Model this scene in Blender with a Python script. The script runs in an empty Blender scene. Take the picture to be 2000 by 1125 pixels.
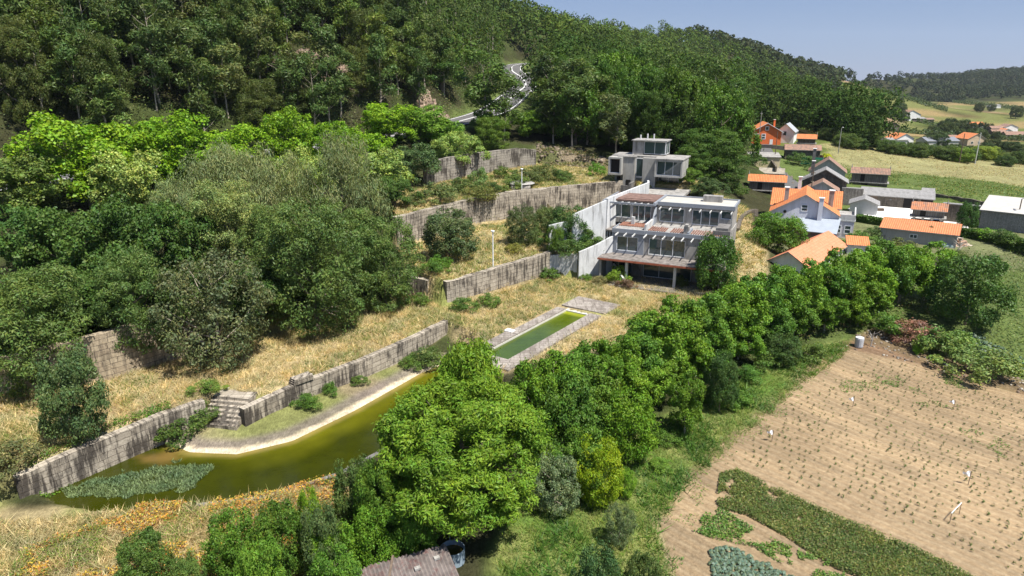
import bpy, math, random
import numpy as np
from math import radians as R
C = bpy.context.scene.collection
rng = np.random.default_rng(7); random.seed(7)

# ---------------- camera, sky, sun, exposure ----------------
HC = 24.0; FP = 1333.0; PITCH = math.atan((562.5-150)/FP); CP, SP = math.cos(PITCH), math.sin(PITCH)
cam = bpy.data.cameras.new('camera'); co = bpy.data.objects.new('camera', cam); C.objects.link(co)
co.location = (0, 0, HC); co.rotation_euler = (math.pi/2-PITCH, 0, 0)
cam.sensor_width = 36; cam.lens = 36*FP/2000; cam.clip_start = 0.5; cam.clip_end = 20000
bpy.context.scene.camera = co
SUN_EL = 63.0; SUN_AZ = 131.0   # azimuth clockwise from +Y
w = bpy.data.worlds.new("World"); bpy.context.scene.world = w; w.use_nodes = True
nt = w.node_tree; bg = nt.nodes['Background']
sky = nt.nodes.new('ShaderNodeTexSky'); sky.sky_type = 'NISHITA'; sky.sun_disc = False
sky.sun_elevation = R(SUN_EL); sky.sun_rotation = R(SUN_AZ); sky.altitude = 100; sky.air_density = 1.0; sky.dust_density = 0.0; sky.ozone_density = 6.0
mxs = nt.nodes.new('ShaderNodeMix'); mxs.data_type = 'RGBA'; mxs.inputs[0].default_value = .62; mxs.inputs[7].default_value = (2.7, 3.85, 7.0, 1)
nt.links.new(sky.outputs[0], mxs.inputs[6]); nt.links.new(mxs.outputs[2], bg.inputs[0]); bg.inputs[1].default_value = 0.056
sl = bpy.data.lights.new('sun', 'SUN'); sl.energy = 5.0; sl.angle = R(0.5); sl.color = (1, 0.95, 0.87)
so = bpy.data.objects.new('sun', sl); C.objects.link(so); so.rotation_euler = (R(90-SUN_EL), 0, R(180-SUN_AZ))
sc = bpy.context.scene
sc.view_settings.view_transform = 'Standard'; sc.view_settings.look = 'None'; sc.view_settings.gamma = 1
sc.view_settings.exposure = 0.72
sc.cycles.max_bounces = 6; sc.cycles.diffuse_bounces = 2; sc.cycles.glossy_bounces = 2; sc.cycles.transmission_bounces = 3; sc.cycles.transparent_max_bounces = 4

HAZE = .00006
# ---------------- pixel <-> place helpers (photo pixels, 2000 wide) ----------------
def _ray(u, v):
    a = (u-1000)/FP; b = -(v-562.5)/FP
    return a, b*SP+CP, b*CP-SP
def P(u, v, z):
    a, b, d = _ray(u, v); t = (z-HC)/d
    return (a*t, b*t)
def PD(u, v, Y):
    a, b, d = _ray(u, v); t = Y/b
    return (a*t, Y, HC+d*t)
def PG(z, pts): return [P(u, v, z) for u, v in pts]

# ---------------- materials ----------------
def newmat(name, rough=0.9, spec=0.2):
    m = bpy.data.materials.new(name); m.use_nodes = True
    n = m.node_tree; b = n.nodes['Principled BSDF']
    b.inputs['Roughness'].default_value = rough; b.inputs['Specular IOR Level'].default_value = spec
    return m, n, b
def N(n, t, **k):
    x = n.nodes.new(t)
    for a, v in k.items():
        if a in ('op',): x.operation = v
        elif a == 'bt': x.blend_type = v; 
        elif a.startswith('i_'): x.inputs[a[2:].replace('_', ' ')].default_value = v
        else: setattr(x, a, v)
    return x
def mixc(n, fac, a, b, mode='MIX'):
    x = n.nodes.new('ShaderNodeMix'); x.data_type = 'RGBA'; x.blend_type = mode
    for sock, val in ((x.inputs[0], fac), (x.inputs[6], a), (x.inputs[7], b)):
        if hasattr(val, 'links') or isinstance(val, bpy.types.NodeSocket): n.links.new(val, sock)
        else: sock.default_value = val if not isinstance(val, tuple) else (*val, 1)[:4]
    return x.outputs[2]
def noise(n, vec, scale, det=4, rough=0.6):
    x = n.nodes.new('ShaderNodeTexNoise'); x.inputs['Scale'].default_value = scale; x.inputs['Detail'].default_value = det; x.inputs['Roughness'].default_value = rough
    if vec is not None: n.links.new(vec, x.inputs['Vector'])
    return x.outputs['Fac']
def ramp(n, fac, lo, hi, a=0.0, b=1.0):
    x = n.nodes.new('ShaderNodeMapRange'); x.inputs[1].default_value = lo; x.inputs[2].default_value = hi; x.inputs[3].default_value = a; x.inputs[4].default_value = b
    n.links.new(fac, x.inputs[0]); return x.outputs[0]
def mapping(n, src, scale=(1, 1, 1), rot=(0, 0, 0)):
    m = n.nodes.new('ShaderNodeMapping'); m.inputs['Scale'].default_value = scale; m.inputs['Rotation'].default_value = rot
    n.links.new(src, m.inputs['Vector']); return m.outputs[0]
def bump(n, b, h, st=0.5, dist=0.05):
    x = n.nodes.new('ShaderNodeBump'); x.inputs['Strength'].default_value = st; x.inputs['Distance'].default_value = dist
    n.links.new(h, x.inputs['Height']); n.links.new(x.outputs[0], b.inputs['Normal'])
def geo(n): return n.nodes.new('ShaderNodeNewGeometry').outputs['Position']
def objc(n): return n.nodes.new('ShaderNodeTexCoord').outputs['Object']
def uvc(n): return n.nodes.new('ShaderNodeTexCoord').outputs['UV']

def mat_ground(name, streak=0.6, bst=0.8):
    m, n, b = newmat(name, 1.0, 0.05)
    at = N(n, 'ShaderNodeAttribute', attribute_name='Col').outputs['Color']
    g = geo(n)
    a1 = noise(n, g, 0.35, 5); a2 = noise(n, g, 2.2, 6, 0.7); a3 = noise(n, mapping(n, g, (5, 1.6, 3), (0, 0, 0.6)), 2.0, 5, 0.75)
    v = N(n, 'ShaderNodeMath', op='MULTIPLY'); n.links.new(ramp(n, a1, .3, .7, .8, 1.2), v.inputs[0]); n.links.new(ramp(n, a2, .3, .7, .72, 1.25), v.inputs[1])
    v2 = N(n, 'ShaderNodeMath', op='MULTIPLY'); n.links.new(v.outputs[0], v2.inputs[0]); n.links.new(ramp(n, a3, .3, .7, 1-streak*.6, 1+streak*.6), v2.inputs[1])
    h = N(n, 'ShaderNodeCombineColor')
    for i in range(3): n.links.new(v2.outputs[0], h.inputs[i])
    n.links.new(mixc(n, 1.0, at, h.outputs[0], 'MULTIPLY'), b.inputs['Base Color'])
    bump(n, b, a2, bst, 0.35)
    return m
def mat_soil(ang):
    m, n, b = newmat('ploughed soil', 1.0, 0.05)
    at = N(n, 'ShaderNodeAttribute', attribute_name='Col').outputs['Color']
    g = geo(n); r = mapping(n, g, (1, 1, 1), (0, 0, -ang))
    wv = N(n, 'ShaderNodeTexWave', wave_type='BANDS', bands_direction='Y'); wv.inputs['Scale'].default_value = 0.45; wv.inputs['Distortion'].default_value = 0.8; wv.inputs['Detail'].default_value = 2; wv.inputs['Detail Scale'].default_value = 1.5
    n.links.new(r, wv.inputs['Vector'])
    a2 = noise(n, g, 3, 6, .7); a1 = noise(n, mapping(n, r, (.08, .6, 1)), 1.0, 4)
    c = mixc(n, ramp(n, a1, .35, .65), (.80, .80, .80), (1.15, 1.12, 1.08))
    c2 = mixc(n, ramp(n, wv.outputs['Fac'], 0, 1, 0, .55), (1, 1, 1), (.86, .80, .74))
    c3 = mixc(n, ramp(n, a2, .3, .7), (.74, .72, .70), (1.18, 1.18, 1.18))
    x = mixc(n, 1.0, at, c, 'MULTIPLY'); x = mixc(n, 1.0, x, c2, 'MULTIPLY'); x = mixc(n, 1.0, x, c3, 'MULTIPLY')
    n.links.new(x, b.inputs['Base Color'])
    ad = N(n, 'ShaderNodeMath', op='ADD'); n.links.new(wv.outputs['Fac'], ad.inputs[0]); n.links.new(a2, ad.inputs[1])
    bump(n, b, ad.outputs[0], .8, .22)
    return m
def mat_stone(name='granite blocks', c1=(.56, .50, .41), c2=(.42, .37, .30), mortar=(.17, .145, .12), stain=(.060, .052, .046), bw=1.05, bh=0.46, amt=1.0):
    m, n, b = newmat(name, .95, .1)
    uv = uvc(n)
    br = N(n, 'ShaderNodeTexBrick'); br.inputs['Color1'].default_value = (*c1, 1); br.inputs['Color2'].default_value = (*c2, 1); br.inputs['Mortar'].default_value = (*mortar, 1)
    br.inputs['Scale'].default_value = 1; br.inputs['Brick Width'].default_value = bw; br.inputs['Row Height'].default_value = bh; br.inputs['Mortar Size'].default_value = .018; br.inputs['Mortar Smooth'].default_value = .5; br.squash_frequency = 3; br.squash = .55; br.offset_frequency = 3; br.offset = .37
    dn = N(n, 'ShaderNodeTexNoise'); dn.inputs['Scale'].default_value = 1.3
    n.links.new(uv, dn.inputs['Vector'])
    mx = N(n, 'ShaderNodeVectorMath', operation='MULTIPLY_ADD'); n.links.new(dn.outputs['Color'], mx.inputs[0]); mx.inputs[1].default_value = (.30, .16, 0); n.links.new(uv, mx.inputs[2])
    n.links.new(mx.outputs[0], br.inputs['Vector'])
    st = noise(n, mapping(n, uv, (3.0, .32, 1)), 1.0, 7, .72); st2 = noise(n, uv, .35, 3); st3 = noise(n, uv, 5, 5, .7)
    s = N(n, 'ShaderNodeMath', op='ADD'); n.links.new(st, s.inputs[0]); n.links.new(ramp(n, st2, .3, .7, -.14, .14), s.inputs[1])
    c = mixc(n, ramp(n, s.outputs[0], .46, .60, 0, .9*amt), br.outputs['Color'], stain)
    c = mixc(n, ramp(n, st3, .3, .75, 0, 1), c, mixc(n, 1.0, c, (.55, .53, .5), 'MULTIPLY'))
    n.links.new(c, b.inputs['Base Color'])
    ad = N(n, 'ShaderNodeMath', op='ADD'); n.links.new(br.outputs['Fac'], ad.inputs[0]); ad.inputs[0].default_value = 0
    hb = N(n, 'ShaderNodeMath', op='SUBTRACT'); n.links.new(st3, hb.inputs[0]); n.links.new(br.outputs['Fac'], hb.inputs[1])
    bump(n, b, hb.outputs[0], .8, .06)
    return m
def mat_plain(name, col, rough=.85, var=.25, scale=1.2, streak=0.0, streakcol=None, spec=.2, dirt=.0):
    """plaster, concrete, paint: base colour with mottling and optional rain streaks"""
    m, n, b = newmat(name, rough, spec)
    g = objc(n)
    a = noise(n, g, scale, 6, .65)
    c = mixc(n, ramp(n, a, .3, .7), tuple(x*(1-var) for x in col), tuple(min(1, x*(1+var*.5)) for x in col))
    if streak:
        s = noise(n, mapping(n, g, (2.2, 2.2, .22)), 1.0, 6, .7)
        c = mixc(n, ramp(n, s, .5, .68, 0, streak), c, streakcol or tuple(x*.25 for x in col))
    n.links.new(c, b.inputs['Base Color']); bump(n, b, a, .25, .02)
    return m
def mat_tile(name, c1, c2, moss=(.12, .10, .07), amt=.3, period=.28, axis='X'):
    m, n, b = newmat(name, .85, .2)
    g = uvc(n)
    wv = N(n, 'ShaderNodeTexWave', wave_type='BANDS', bands_direction='X'); wv.inputs['Scale'].default_value = 0.314/period; n.links.new(g, wv.inputs['Vector'])
    br = N(n, 'ShaderNodeTexBrick'); br.inputs['Color1'].default_value = (*c1, 1); br.inputs['Color2'].default_value = (*c2, 1); br.inputs['Mortar'].default_value = (*[x*.5 for x in c1], 1)
    br.inputs['Scale'].default_value = 1; br.inputs['Brick Width'].default_value = period*1.0; br.inputs['Row Height'].default_value = .4; br.inputs['Mortar Size'].default_value = .012; br.offset = 0
    n.links.new(g, br.inputs['Vector'])
    a = noise(n, g, .9, 6, .7)
    c = mixc(n, ramp(n, a, .48, .66, 0, amt), br.outputs['Color'], moss)
    c = mixc(n, ramp(n, wv.outputs['Fac'], .0, .35, .5, 0), c, mixc(n, 1.0, c, (.5, .5, .5), 'MULTIPLY'))
    n.links.new(c, b.inputs['Base Color']); bump(n, b, wv.outputs['Fac'], .7, .06)
    return m
def mat_glass(name='window glass', col=(.050, .075, .078)):
    m, n, b = newmat(name, .04, .9); b.inputs['Base Color'].default_value = (*col, 1); return m
def mat_flat(name, col, rough=.7, spec=.3, metal=0):
    m, n, b = newmat(name, rough, spec); b.inputs['Base Color'].default_value = (*col, 1); b.inputs['Metallic'].default_value = metal; return m
def mat_leaf(name='leaves', trans=.24, attr=True):
    m, n, b = newmat(name, .50, .22)
    oi = n.nodes.new('ShaderNodeObjectInfo')
    at = N(n, 'ShaderNodeAttribute', attribute_name='Col').outputs['Color']
    c = mixc(n, 1.0, oi.outputs['Color'], at, 'MULTIPLY')
    big = noise(n, objc(n), .55, 3)
    c = mixc(n, ramp(n, big, .35, .65), mixc(n, 1.0, c, (.92, 1.02, .98), 'MULTIPLY'), mixc(n, 1.0, c, (1.42, 1.30, 1.08), 'MULTIPLY'))
    n.links.new(c, b.inputs['Base Color'])
    tr = n.nodes.new('ShaderNodeBsdfTranslucent'); n.links.new(mixc(n, 1.0, c, (1.3, 1.35, .6), 'MULTIPLY'), tr.inputs[0])
    mx = n.nodes.new('ShaderNodeMixShader'); mx.inputs[0].default_value = trans
    n.links.new(b.outputs[0], mx.inputs[1]); n.links.new(tr.outputs[0], mx.inputs[2])
    n.links.new(mx.outputs[0], n.nodes['Material Output'].inputs['Surface'])
    return m
def mat_water(name, deep, shallow, rough=.07):
    m, n, b = newmat(name, rough, .5); b.inputs['IOR'].default_value = 1.33
    at = N(n, 'ShaderNodeAttribute', attribute_name='Col').outputs['Color']
    g = geo(n); a = noise(n, g, .5, 4)
    c = mixc(n, ramp(n, a, .35, .65), mixc(n, 1.0, at, (.85, .85, .8), 'MULTIPLY'), mixc(n, 1.0, at, (1.15, 1.12, 1.0), 'MULTIPLY'))
    n.links.new(c, b.inputs['Base Color'])
    w1 = noise(n, mapping(n, g, (1.2, 4, 1), (0, 0, .5)), 2.2, 4, .7)
    bump(n, b, w1, .10, .05)
    return m
MG = mat_ground('ground'); MLEAF = mat_leaf()
MGRASS = mat_leaf('grass blades', .25)
MSTONE = mat_stone()
MRUB = mat_stone('rubble masonry', (.27, .235, .19), (.19, .165, .14), (.07, .06, .05), (.05, .045, .04), .42, .22, .6)
MCONC = mat_plain('weathered concrete', (.36, .345, .32), .9, .35, .8, .9, (.10, .095, .085))
MCONCL = mat_plain('pale concrete', (.60, .60, .58), .9, .22, .7, .55, (.22, .21, .2))
MCONCD = mat_plain('dark concrete', (.20, .19, .18), .9, .35, 1.2, .6, (.06, .055, .05))
MMETAL = mat_flat('grey painted steel', (.27, .30, .33), .5, .4)
MWHITE = mat_plain('white render', (.80, .79, .77), .85, .14, .5, .35, (.48, .46, .43))
MWFR = mat_flat('white frame', (.78, .79, .80), .5, .4)
MGLASS = mat_glass()
MORANGE = mat_tile('new orange tiles', (.72, .26, .10), (.60, .20, .08), (.42, .19, .10), .4)
MOLDT = mat_tile('old clay tiles', (.40, .235, .165), (.25, .165, .13), (.17, .15, .12), .8)
MFIBRE = mat_tile('fibre cement sheets', (.36, .35, .34), (.30, .295, .29), (.15, .14, .125), .5, .2)
MBARK = mat_plain('bark', (.17, .14, .11), .95, .4, 3)
MBARKP = mat_plain('pale bark', (.42, .36, .29), .95, .4, 2)
MWOOD = mat_plain('old wood', (.16, .12, .09), .9, .4, 4)
MASPH = mat_plain('asphalt', (.125, .122, .12), .95, .2, .5)
MLINE = mat_flat('road paint', (.75, .75, .73), .7)
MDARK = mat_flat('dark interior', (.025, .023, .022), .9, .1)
MRED = mat_plain('red clay edge', (.36, .12, .07), .9, .3, 2)
MPAVE = mat_stone('stone paving', (.46, .42, .37), (.34, .30, .27), (.10, .09, .06), (.17, .145, .12), .9, .55, .6)

# ---------------- mesh helpers ----------------
def setcol(me, col, domain='POINT'):
    a = me.color_attributes.new('Col', 'FLOAT_COLOR', domain)
    c = np.ones((len(col), 4), np.float32); c[:, :3] = col
    a.data.foreach_set('color', c.ravel())
def npmesh(name, v, f, mat, col=None, smooth=False, link=True, uv=None, facemats=None):
    me = bpy.data.meshes.new(name); f = np.asarray(f, np.int32); v = np.asarray(v, np.float32)
    me.vertices.add(len(v)); me.vertices.foreach_set('co', v.ravel())
    k = f.shape[1]; me.loops.add(f.size); me.loops.foreach_set('vertex_index', f.ravel())
    me.polygons.add(len(f)); me.polygons.foreach_set('loop_start', np.arange(0, f.size, k, dtype=np.int32))
    me.polygons.foreach_set('loop_total', np.full(len(f), k, np.int32))
    if smooth: me.polygons.foreach_set('use_smooth', np.ones(len(f), bool))
    me.update(calc_edges=True)
    if col is not None: setcol(me, col)
    for m in (mat if isinstance(mat, (list, tuple)) else [mat]): me.materials.append(m)
    if not link: return me
    o = bpy.data.objects.new(name, me); C.objects.link(o); return o
class MB:
    """collects faces with uv in metres, builds one mesh object"""
    def __init__(s): s.v = []; s.f = []; s.uv = []; s.mi = []
    def face(s, pts, mi=0, uv=None):
        i = len(s.v); s.v += [tuple(map(float, p)) for p in pts]; s.f.append(tuple(range(i, i+len(pts)))); s.mi.append(mi)
        if uv is None:
            p = np.array(pts, float); nrm = np.cross(p[1]-p[0], p[2]-p[0]); nrm /= (np.linalg.norm(nrm)+1e-9)
            if abs(nrm[2]) > .97: uv = [(q[0], q[1]) for q in p]
            else:
                h = np.array([-nrm[1], nrm[0], 0]); h /= np.linalg.norm(h); up = np.cross(nrm, h)
                uv = [(q@h, q@up) for q in p]
        s.uv.append(uv)
    def box(s, x0, x1, y0, y1, z0, z1, mi=0, T=None):
        c = [(x0, y0, z0), (x1, y0, z0), (x1, y1, z0), (x0, y1, z0), (x0, y0, z1), (x1, y0, z1), (x1, y1, z1), (x0, y1, z1)]
        if T: c = [T(*q) for q in c]
        for q in ((0, 3, 2, 1), (4, 5, 6, 7), (0, 1, 5, 4), (1, 2, 6, 5), (2, 3, 7, 6), (3, 0, 4, 7)): s.face([c[i] for i in q], mi)
        return s
    def bar(s, a, b, w, h=None, mi=0):
        a = np.array(a, float); b = np.array(b, float); h = h or w; d = b-a; d /= np.linalg.norm(d)
        up = np.array([0, 0, 1.]) if abs(d[2]) < .95 else np.array([1., 0, 0])
        r = np.cross(d, up); r /= np.linalg.norm(r); q = np.cross(r, d); r *= w/2; q *= h/2
        c = [a-r-q, a+r-q, a+r+q, a-r+q, b-r-q, b+r-q, b+r+q, b-r+q]
        for k in ((3, 2, 1, 0), (4, 5, 6, 7), (0, 1, 5, 4), (1, 2, 6, 5), (2, 3, 7, 6), (3, 0, 4, 7)): s.face([c[i] for i in k], mi)
        return s
    def prism(s, poly, z0, z1, mi=0):
        """poly counter-clockwise in xy"""
        n = len(poly)
        s.face([(x, y, z1) for x, y in poly], mi)
        for i in range(n):
            a, b = poly[i], poly[(i+1) % n]; s.face([(*a, z0), (*b, z0), (*b, z1), (*a, z1)], mi)
        return s
    def tube(s, pts, radii, n=7, mi=0):
        pts = [np.array(p, float) for p in pts]; rings = []
        for i, p in enumerate(pts):
            d = pts[min(i+1, len(pts)-1)]-pts[max(i-1, 0)]; d /= np.linalg.norm(d)+1e-9
            u = np.cross(d, (1, 0, 0) if abs(d[0]) < .8 else (0, 1, 0)); u /= np.linalg.norm(u); q = np.cross(d, u)
            rings.append([p+radii[i]*(math.cos(t)*u+math.sin(t)*q) for t in np.arange(n)*2*math.pi/n])
        for a, b in zip(rings, rings[1:]):
            for k in range(n): s.face([a[k], a[(k+1) % n], b[(k+1) % n], b[k]], mi)
        s.face(rings[-1], mi); return s
    def build(s, name, mats, parent=None, smooth=False):
        me = bpy.data.meshes.new(name); me.from_pydata(s.v, [], s.f)
        for m in (mats if isinstance(mats, (list, tuple)) else [mats]): me.materials.append(m)
        u = me.uv_layers.new(name='UVMap'); fl = [c for f in s.uv for c in f]
        u.data.foreach_set('uv', np.array(fl, np.float32).ravel())
        me.polygons.foreach_set('material_index', s.mi)
        if smooth: me.polygons.foreach_set('use_smooth', [True]*len(s.f))
        me.update(); o = bpy.data.objects.new(name, me); C.objects.link(o)
        if parent: o.parent = parent
        return o
def tag(o, label=None, cat=None, group=None, kind=None):
    if label: o['label'] = label
    if cat: o['category'] = cat
    if group: o['group'] = group
    if kind: o['kind'] = kind
    return o
def empty(name, loc=(0, 0, 0), rz=0, label=None, cat=None, group=None):
    o = bpy.data.objects.new(name, None); C.objects.link(o); o.location = loc; o.rotation_euler = (0, 0, rz); o.empty_display_size = .3
    return tag(o, label, cat, group)

# ---------------- terrain ----------------
def sdist(poly, X, Y):
    """signed distance to polygon, positive inside"""
    pl = np.array(poly, float); d = np.full(X.shape, 1e18); ins = np.zeros(X.shape, bool); n = len(pl)
    for i in range(n):
        a = pl[i]; b = pl[(i+1) % n]; e = b-a; L = e@e+1e-12
        t = np.clip(((X-a[0])*e[0]+(Y-a[1])*e[1])/L, 0, 1)
        d = np.minimum(d, (X-a[0]-t*e[0])**2+(Y-a[1]-t*e[1])**2)
        c = ((a[1] > Y) != (b[1] > Y)); xx = a[0]+(Y-a[1])*e[0]/(e[1] if abs(e[1]) > 1e-9 else 1e-9)
        ins ^= c & (X < xx)
    return np.where(ins, 1, -1)*np.sqrt(d)
def ldist(line, X, Y):
    pl = np.array(line, float); d = np.full(X.shape, 1e18); zz = np.zeros(X.shape)
    for i in range(len(pl)-1):
        a = pl[i]; b = pl[i+1]; e = (b-a)[:2]; L = e@e+1e-12
        t = np.clip(((X-a[0])*e[0]+(Y-a[1])*e[1])/L, 0, 1); q = (X-a[0]-t*e[0])**2+(Y-a[1]-t*e[1])**2
        m = q < d; d = np.where(m, q, d)
        if pl.shape[1] > 2: zz = np.where(m, a[2]+t*(b[2]-a[2]), zz)
    return np.sqrt(d), zz
def vnoise(X, Y, s, seed=0):
    def h(i, j):
        k = np.sin(i*127.1+j*311.7+seed*74.7)*43758.5453; return k-np.floor(k)
    x = X/s; y = Y/s; i = np.floor(x); j = np.floor(y); fx = x-i; fy = y-j; fx = fx*fx*(3-2*fx); fy = fy*fy*(3-2*fy)
    return (h(i, j)*(1-fx)+h(i+1, j)*fx)*(1-fy)+(h(i, j+1)*(1-fx)+h(i+1, j+1)*fx)*fy
def fbm(X, Y, s, seed=0): return (vnoise(X, Y, s, seed)+.5*vnoise(X, Y, s/2.1, seed+1)+.25*vnoise(X, Y, s/4.3, seed+2))/1.75
def sstep(a, b, x):
    t = np.clip((x-a)/(b-a), 0, 1); return t*t*(3-2*t)

ROAD = [(-120, 62, 9), (-90, 72, 9.5), (-66, 88, 10.5), (-45, 108, 12), (-27, 124, 13), (-18, 138, 14), (-11, 150, 15), (-4, 170, 16.5), (1.6, 210, 19.6), (4.5, 235, 21.5), (3.2, 262, 24), (0, 285, 26.5), (1.5, 302, 28.8), (12, 318, 30), (35, 330, 30)]
LANE = [(51.5, 112, 1.8), (55, 125, 2.2), (57.3, 137, 2.6), (59, 150, 3.2), (62, 166, 4.2), (66, 180, 5.4), (69, 190, 6), (76, 200, 6.6), (90, 215, 7)]
CT = [(-60, 20, -2), (-30, 25, -2), (-10, 25, -3), (0, 15, -4.2), (-5, 30, -3.2), (3, 32, -3.6), (10, 35, -3.6), (5, 42, -3), (20, 30, -3.8), (40, 25, -4), (80, 20, -5), (-40, 0, -3), (60, -20, -5), (0, -30, -5),
 (20, 45, -3.3), (30, 55, -3.0), (45, 50, -3.4), (70, 40, -4), (41, 60, -3), (60, 65, -3), (90, 60, -3.5), (-34, 37, -1.9), (-25, 36, -2.0), (-25, 33, -2.0), (-18, 36, -2.05), (-13, 37.5, -2.1), (-8.5, 42, -2.1),
 (7, 52, -2.2), (17, 58, -2.2), (31, 66, -1.8), (45, 72, -1.4), (55, 78, -.8), (70, 80, -1), (100, 85, 0), (0, 47, -1.8), (20, 63, -.8),
 (26, 76, 0), (29, 82, 1.2), (21.5, 104, 3.4), (26, 100.5, 3.4), (29, 103, 4.2), (32, 90, 3), (34, 100, 4.5), (33, 109, 5.6), (37, 84, -.2), (36, 95, .8), (45, 92, 0), (50, 100, .5), (42, 108, 1.5), (60, 100, .4), (72, 100, .6), (90, 105, .8), (60, 112, 1.4), (42, 118, 2.5), (44, 128, 4.2), (75, 122, 2),
 (36, 120, 6), (40, 135, 7), (45, 150, 7.5), (70, 140, 2.4), (100, 140, 1.5), (85, 160, 2), (120, 180, 1), (160, 160, -1), (85, 190, 5.5), (100, 220, 5.5), (60, 185, 7.5), (120, 260, 3), (75, 160, 2.5),
 (200, 260, -5), (150, 330, -6), (250, 400, -9), (350, 600, -12), (200, 500, -8), (500, 800, -13), (700, 1000, -12), (400, 950, -9), (600, 700, -14), (900, 900, -12), (300, 300, -7), (500, 400, -12), (800, 500, -14),
 (-35, 57, 2), (-45, 55, 3), (-30, 66, 3.5), (-45, 72, 6.5), (-20, 75, 2.8), (-20, 90, 5), (-28, 85, 6), (-35, 95, 8.8), (-18, 108, 7.5), (-20, 118, 9.5), (-60, 75, 8), (-80, 55, 7.5), (-80, 35, 4), (-60, 45, 3), (-50, 38, 1),
 (-5, 142, 12), (10, 142, 10.2), (20, 140, 9), (30, 140, 8.5), (5, 155, 13.5), (20, 160, 12), (40, 175, 10.5), (20, 200, 15.5), (45, 220, 13), (25, 250, 19), (50, 270, 16), (80, 250, 8.5), (110, 300, 6), (30, 300, 24), (70, 310, 20), (130, 380, 8), (180, 420, 2),
 (-28, 155, 27), (-60, 135, 32), (-85, 110, 33), (-110, 90, 34), (-45, 180, 42), (-100, 160, 60), (-160, 120, 78), (-20, 205, 34), (-60, 240, 66), (-130, 230, 96), (-25, 260, 46), (-25, 300, 52), (-80, 320, 90), (-200, 250, 130), (-200, 60, 66), (-250, 0, 60), (-160, 20, 30), (-120, 10, 12), (20, 345, 42), (-180, 400, 145), (-40, 420, 88)]
# the wooded crest: photo pixel of the skyline, distance, tree height taken off
for u, v, D, th in ((950, -20, 400, 14), (1000, 8, 400, 13), (1060, 18, 420, 13), (1120, 32, 440, 13), (1200, 40, 520, 13), (1290, 42, 600, 13), (1350, 50, 640, 13), (1420, 62, 680, 13), (1480, 84, 720, 12), (1540, 105, 780, 12), (1600, 126, 850, 12), (1660, 133, 980, 12),
                 (1700, 136, 1250, 12), (1760, 139, 1600, 12), (1850, 141, 1800, 12), (2000, 142, 1900, 12), (2150, 142, 1900, 12), (2400, 142, 1800, 12)):
    x, y, z = PD(u, v, D); CT.append((x, y, z-th)); L = math.hypot(x, y); CT.append((x*(1+260/L), y*(1+260/L), z-th-45-D*.03))
for u, v, D in ((1300, 130, 420), (1400, 150, 480), (1500, 170, 560), (1600, 185, 650), (1650, 195, 700), (1700, 192, 950), (1800, 198, 1000), (1900, 200, 950), (2000, 192, 1100), (2200, 190, 1100)):
    x, y, z = PD(u, v, D); CT.append((x, y, z-1))
CT += [(-600, 300, 180), (-600, 900, 150), (0, 1200, 20), (600, 2600, -30), (2500, 2500, -30), (2500, 500, -20), (2000, -500, -20), (-1000, -500, 60), (0, -500, -10), (-1500, 3000, 60), (1500, 4500, -40), (0, 900, 60), (300, 1300, 5), (1600, 1300, -8)]
CT += [(x, y, z) for x, y, z in ROAD]+[(x, y, z) for x, y, z in LANE]
CT = np.array(CT, float)
def kern(r2): return np.sqrt(r2+9.0)
_A = kern(((CT[:, None, :2]-CT[None, :, :2])**2).sum(-1)); _A[np.diag_indices(len(CT))] -= 0.35
_n = len(CT); _M = np.zeros((_n+3, _n+3)); _M[:_n, :_n] = _A; _M[:_n, _n] = 1; _M[:_n, _n+1:] = CT[:, :2]/1000; _M[_n:, :_n] = _M[:_n, _n:].T
_W = np.linalg.solve(_M, np.concatenate([CT[:, 2], [0, 0, 0]]))
def base_h(X, Y):
    sh = X.shape; x = X.ravel(); y = Y.ravel(); out = np.zeros(len(x))
    for i in range(0, len(x), 20000):
        a = x[i:i+20000]; b = y[i:i+20000]
        out[i:i+20000] = kern((a[:, None]-CT[None, :, 0])**2+(b[:, None]-CT[None, :, 1])**2)@_W[:_n]+_W[_n]+(a*_W[_n+1]+b*_W[_n+2])/1000
    return out.reshape(sh)
T2Z, T3Z = 2.8, 7.0
PW1 = [(-31.7, 37.9), (-30.3, 39.6), (-27.2, 44.2), (-25.3, 46.6), (-23.9, 47.9)]             # pond wall, left piece
PW2 = [(-20.6, 46.9), (-17.3, 51.3), (-13.5, 55.6), (-10.2, 60.2), (-6.8, 65.8)]             # pond wall, right piece
WA = [(-7.3, 71.0), (-5.2, 72.8), (-2.4, 75.6), (1.0, 79.0), (4.7, 83.0)]
WB = PG(T3Z, [(770, 424), (860, 402), (930, 386), (1000, 375), (1067, 371)])
WC = PG(T3Z, [(985, 377), (1100, 366), (1170, 360), (1238, 354)])
WD = [PD(u, v, D)[:2] for u, v, D in ((830, 352, 112), (870, 348, 116), (925, 345, 122), (1010, 322, 132), (1045, 315, 134))]
WL = [(-45, 49), (-38.5, 49.6), (-34, 51.6), (-31, 55.5), (-28, 57.5)]
TERR0 = [(-50, 38.5), (-40, 36.5), (-33.8, 37.2), (-32.2, 37.8)]+PW1[1:]+[(-23.5, 49.9), (-20.2, 49.3), (-20.3, 47.6)]+PW2[1:]+[(-2.4, 58.6), (-1.8, 53), (-.4, 52.8), (2.4, 55.6), (13, 61), (20, 68), (25, 74), (25, 80), (16, 84), (12.5, 83.4), (8.3, 81.6), (4.7, 83.0)]+WA[::-1][1:]+[(-9.5, 76), (-13, 75), (-14, 70), (-20, 65), (-28.3, 57.8), (-31, 55.8), (-34, 51.9), (-38.5, 49.9), (-46, 49.3)]
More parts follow.
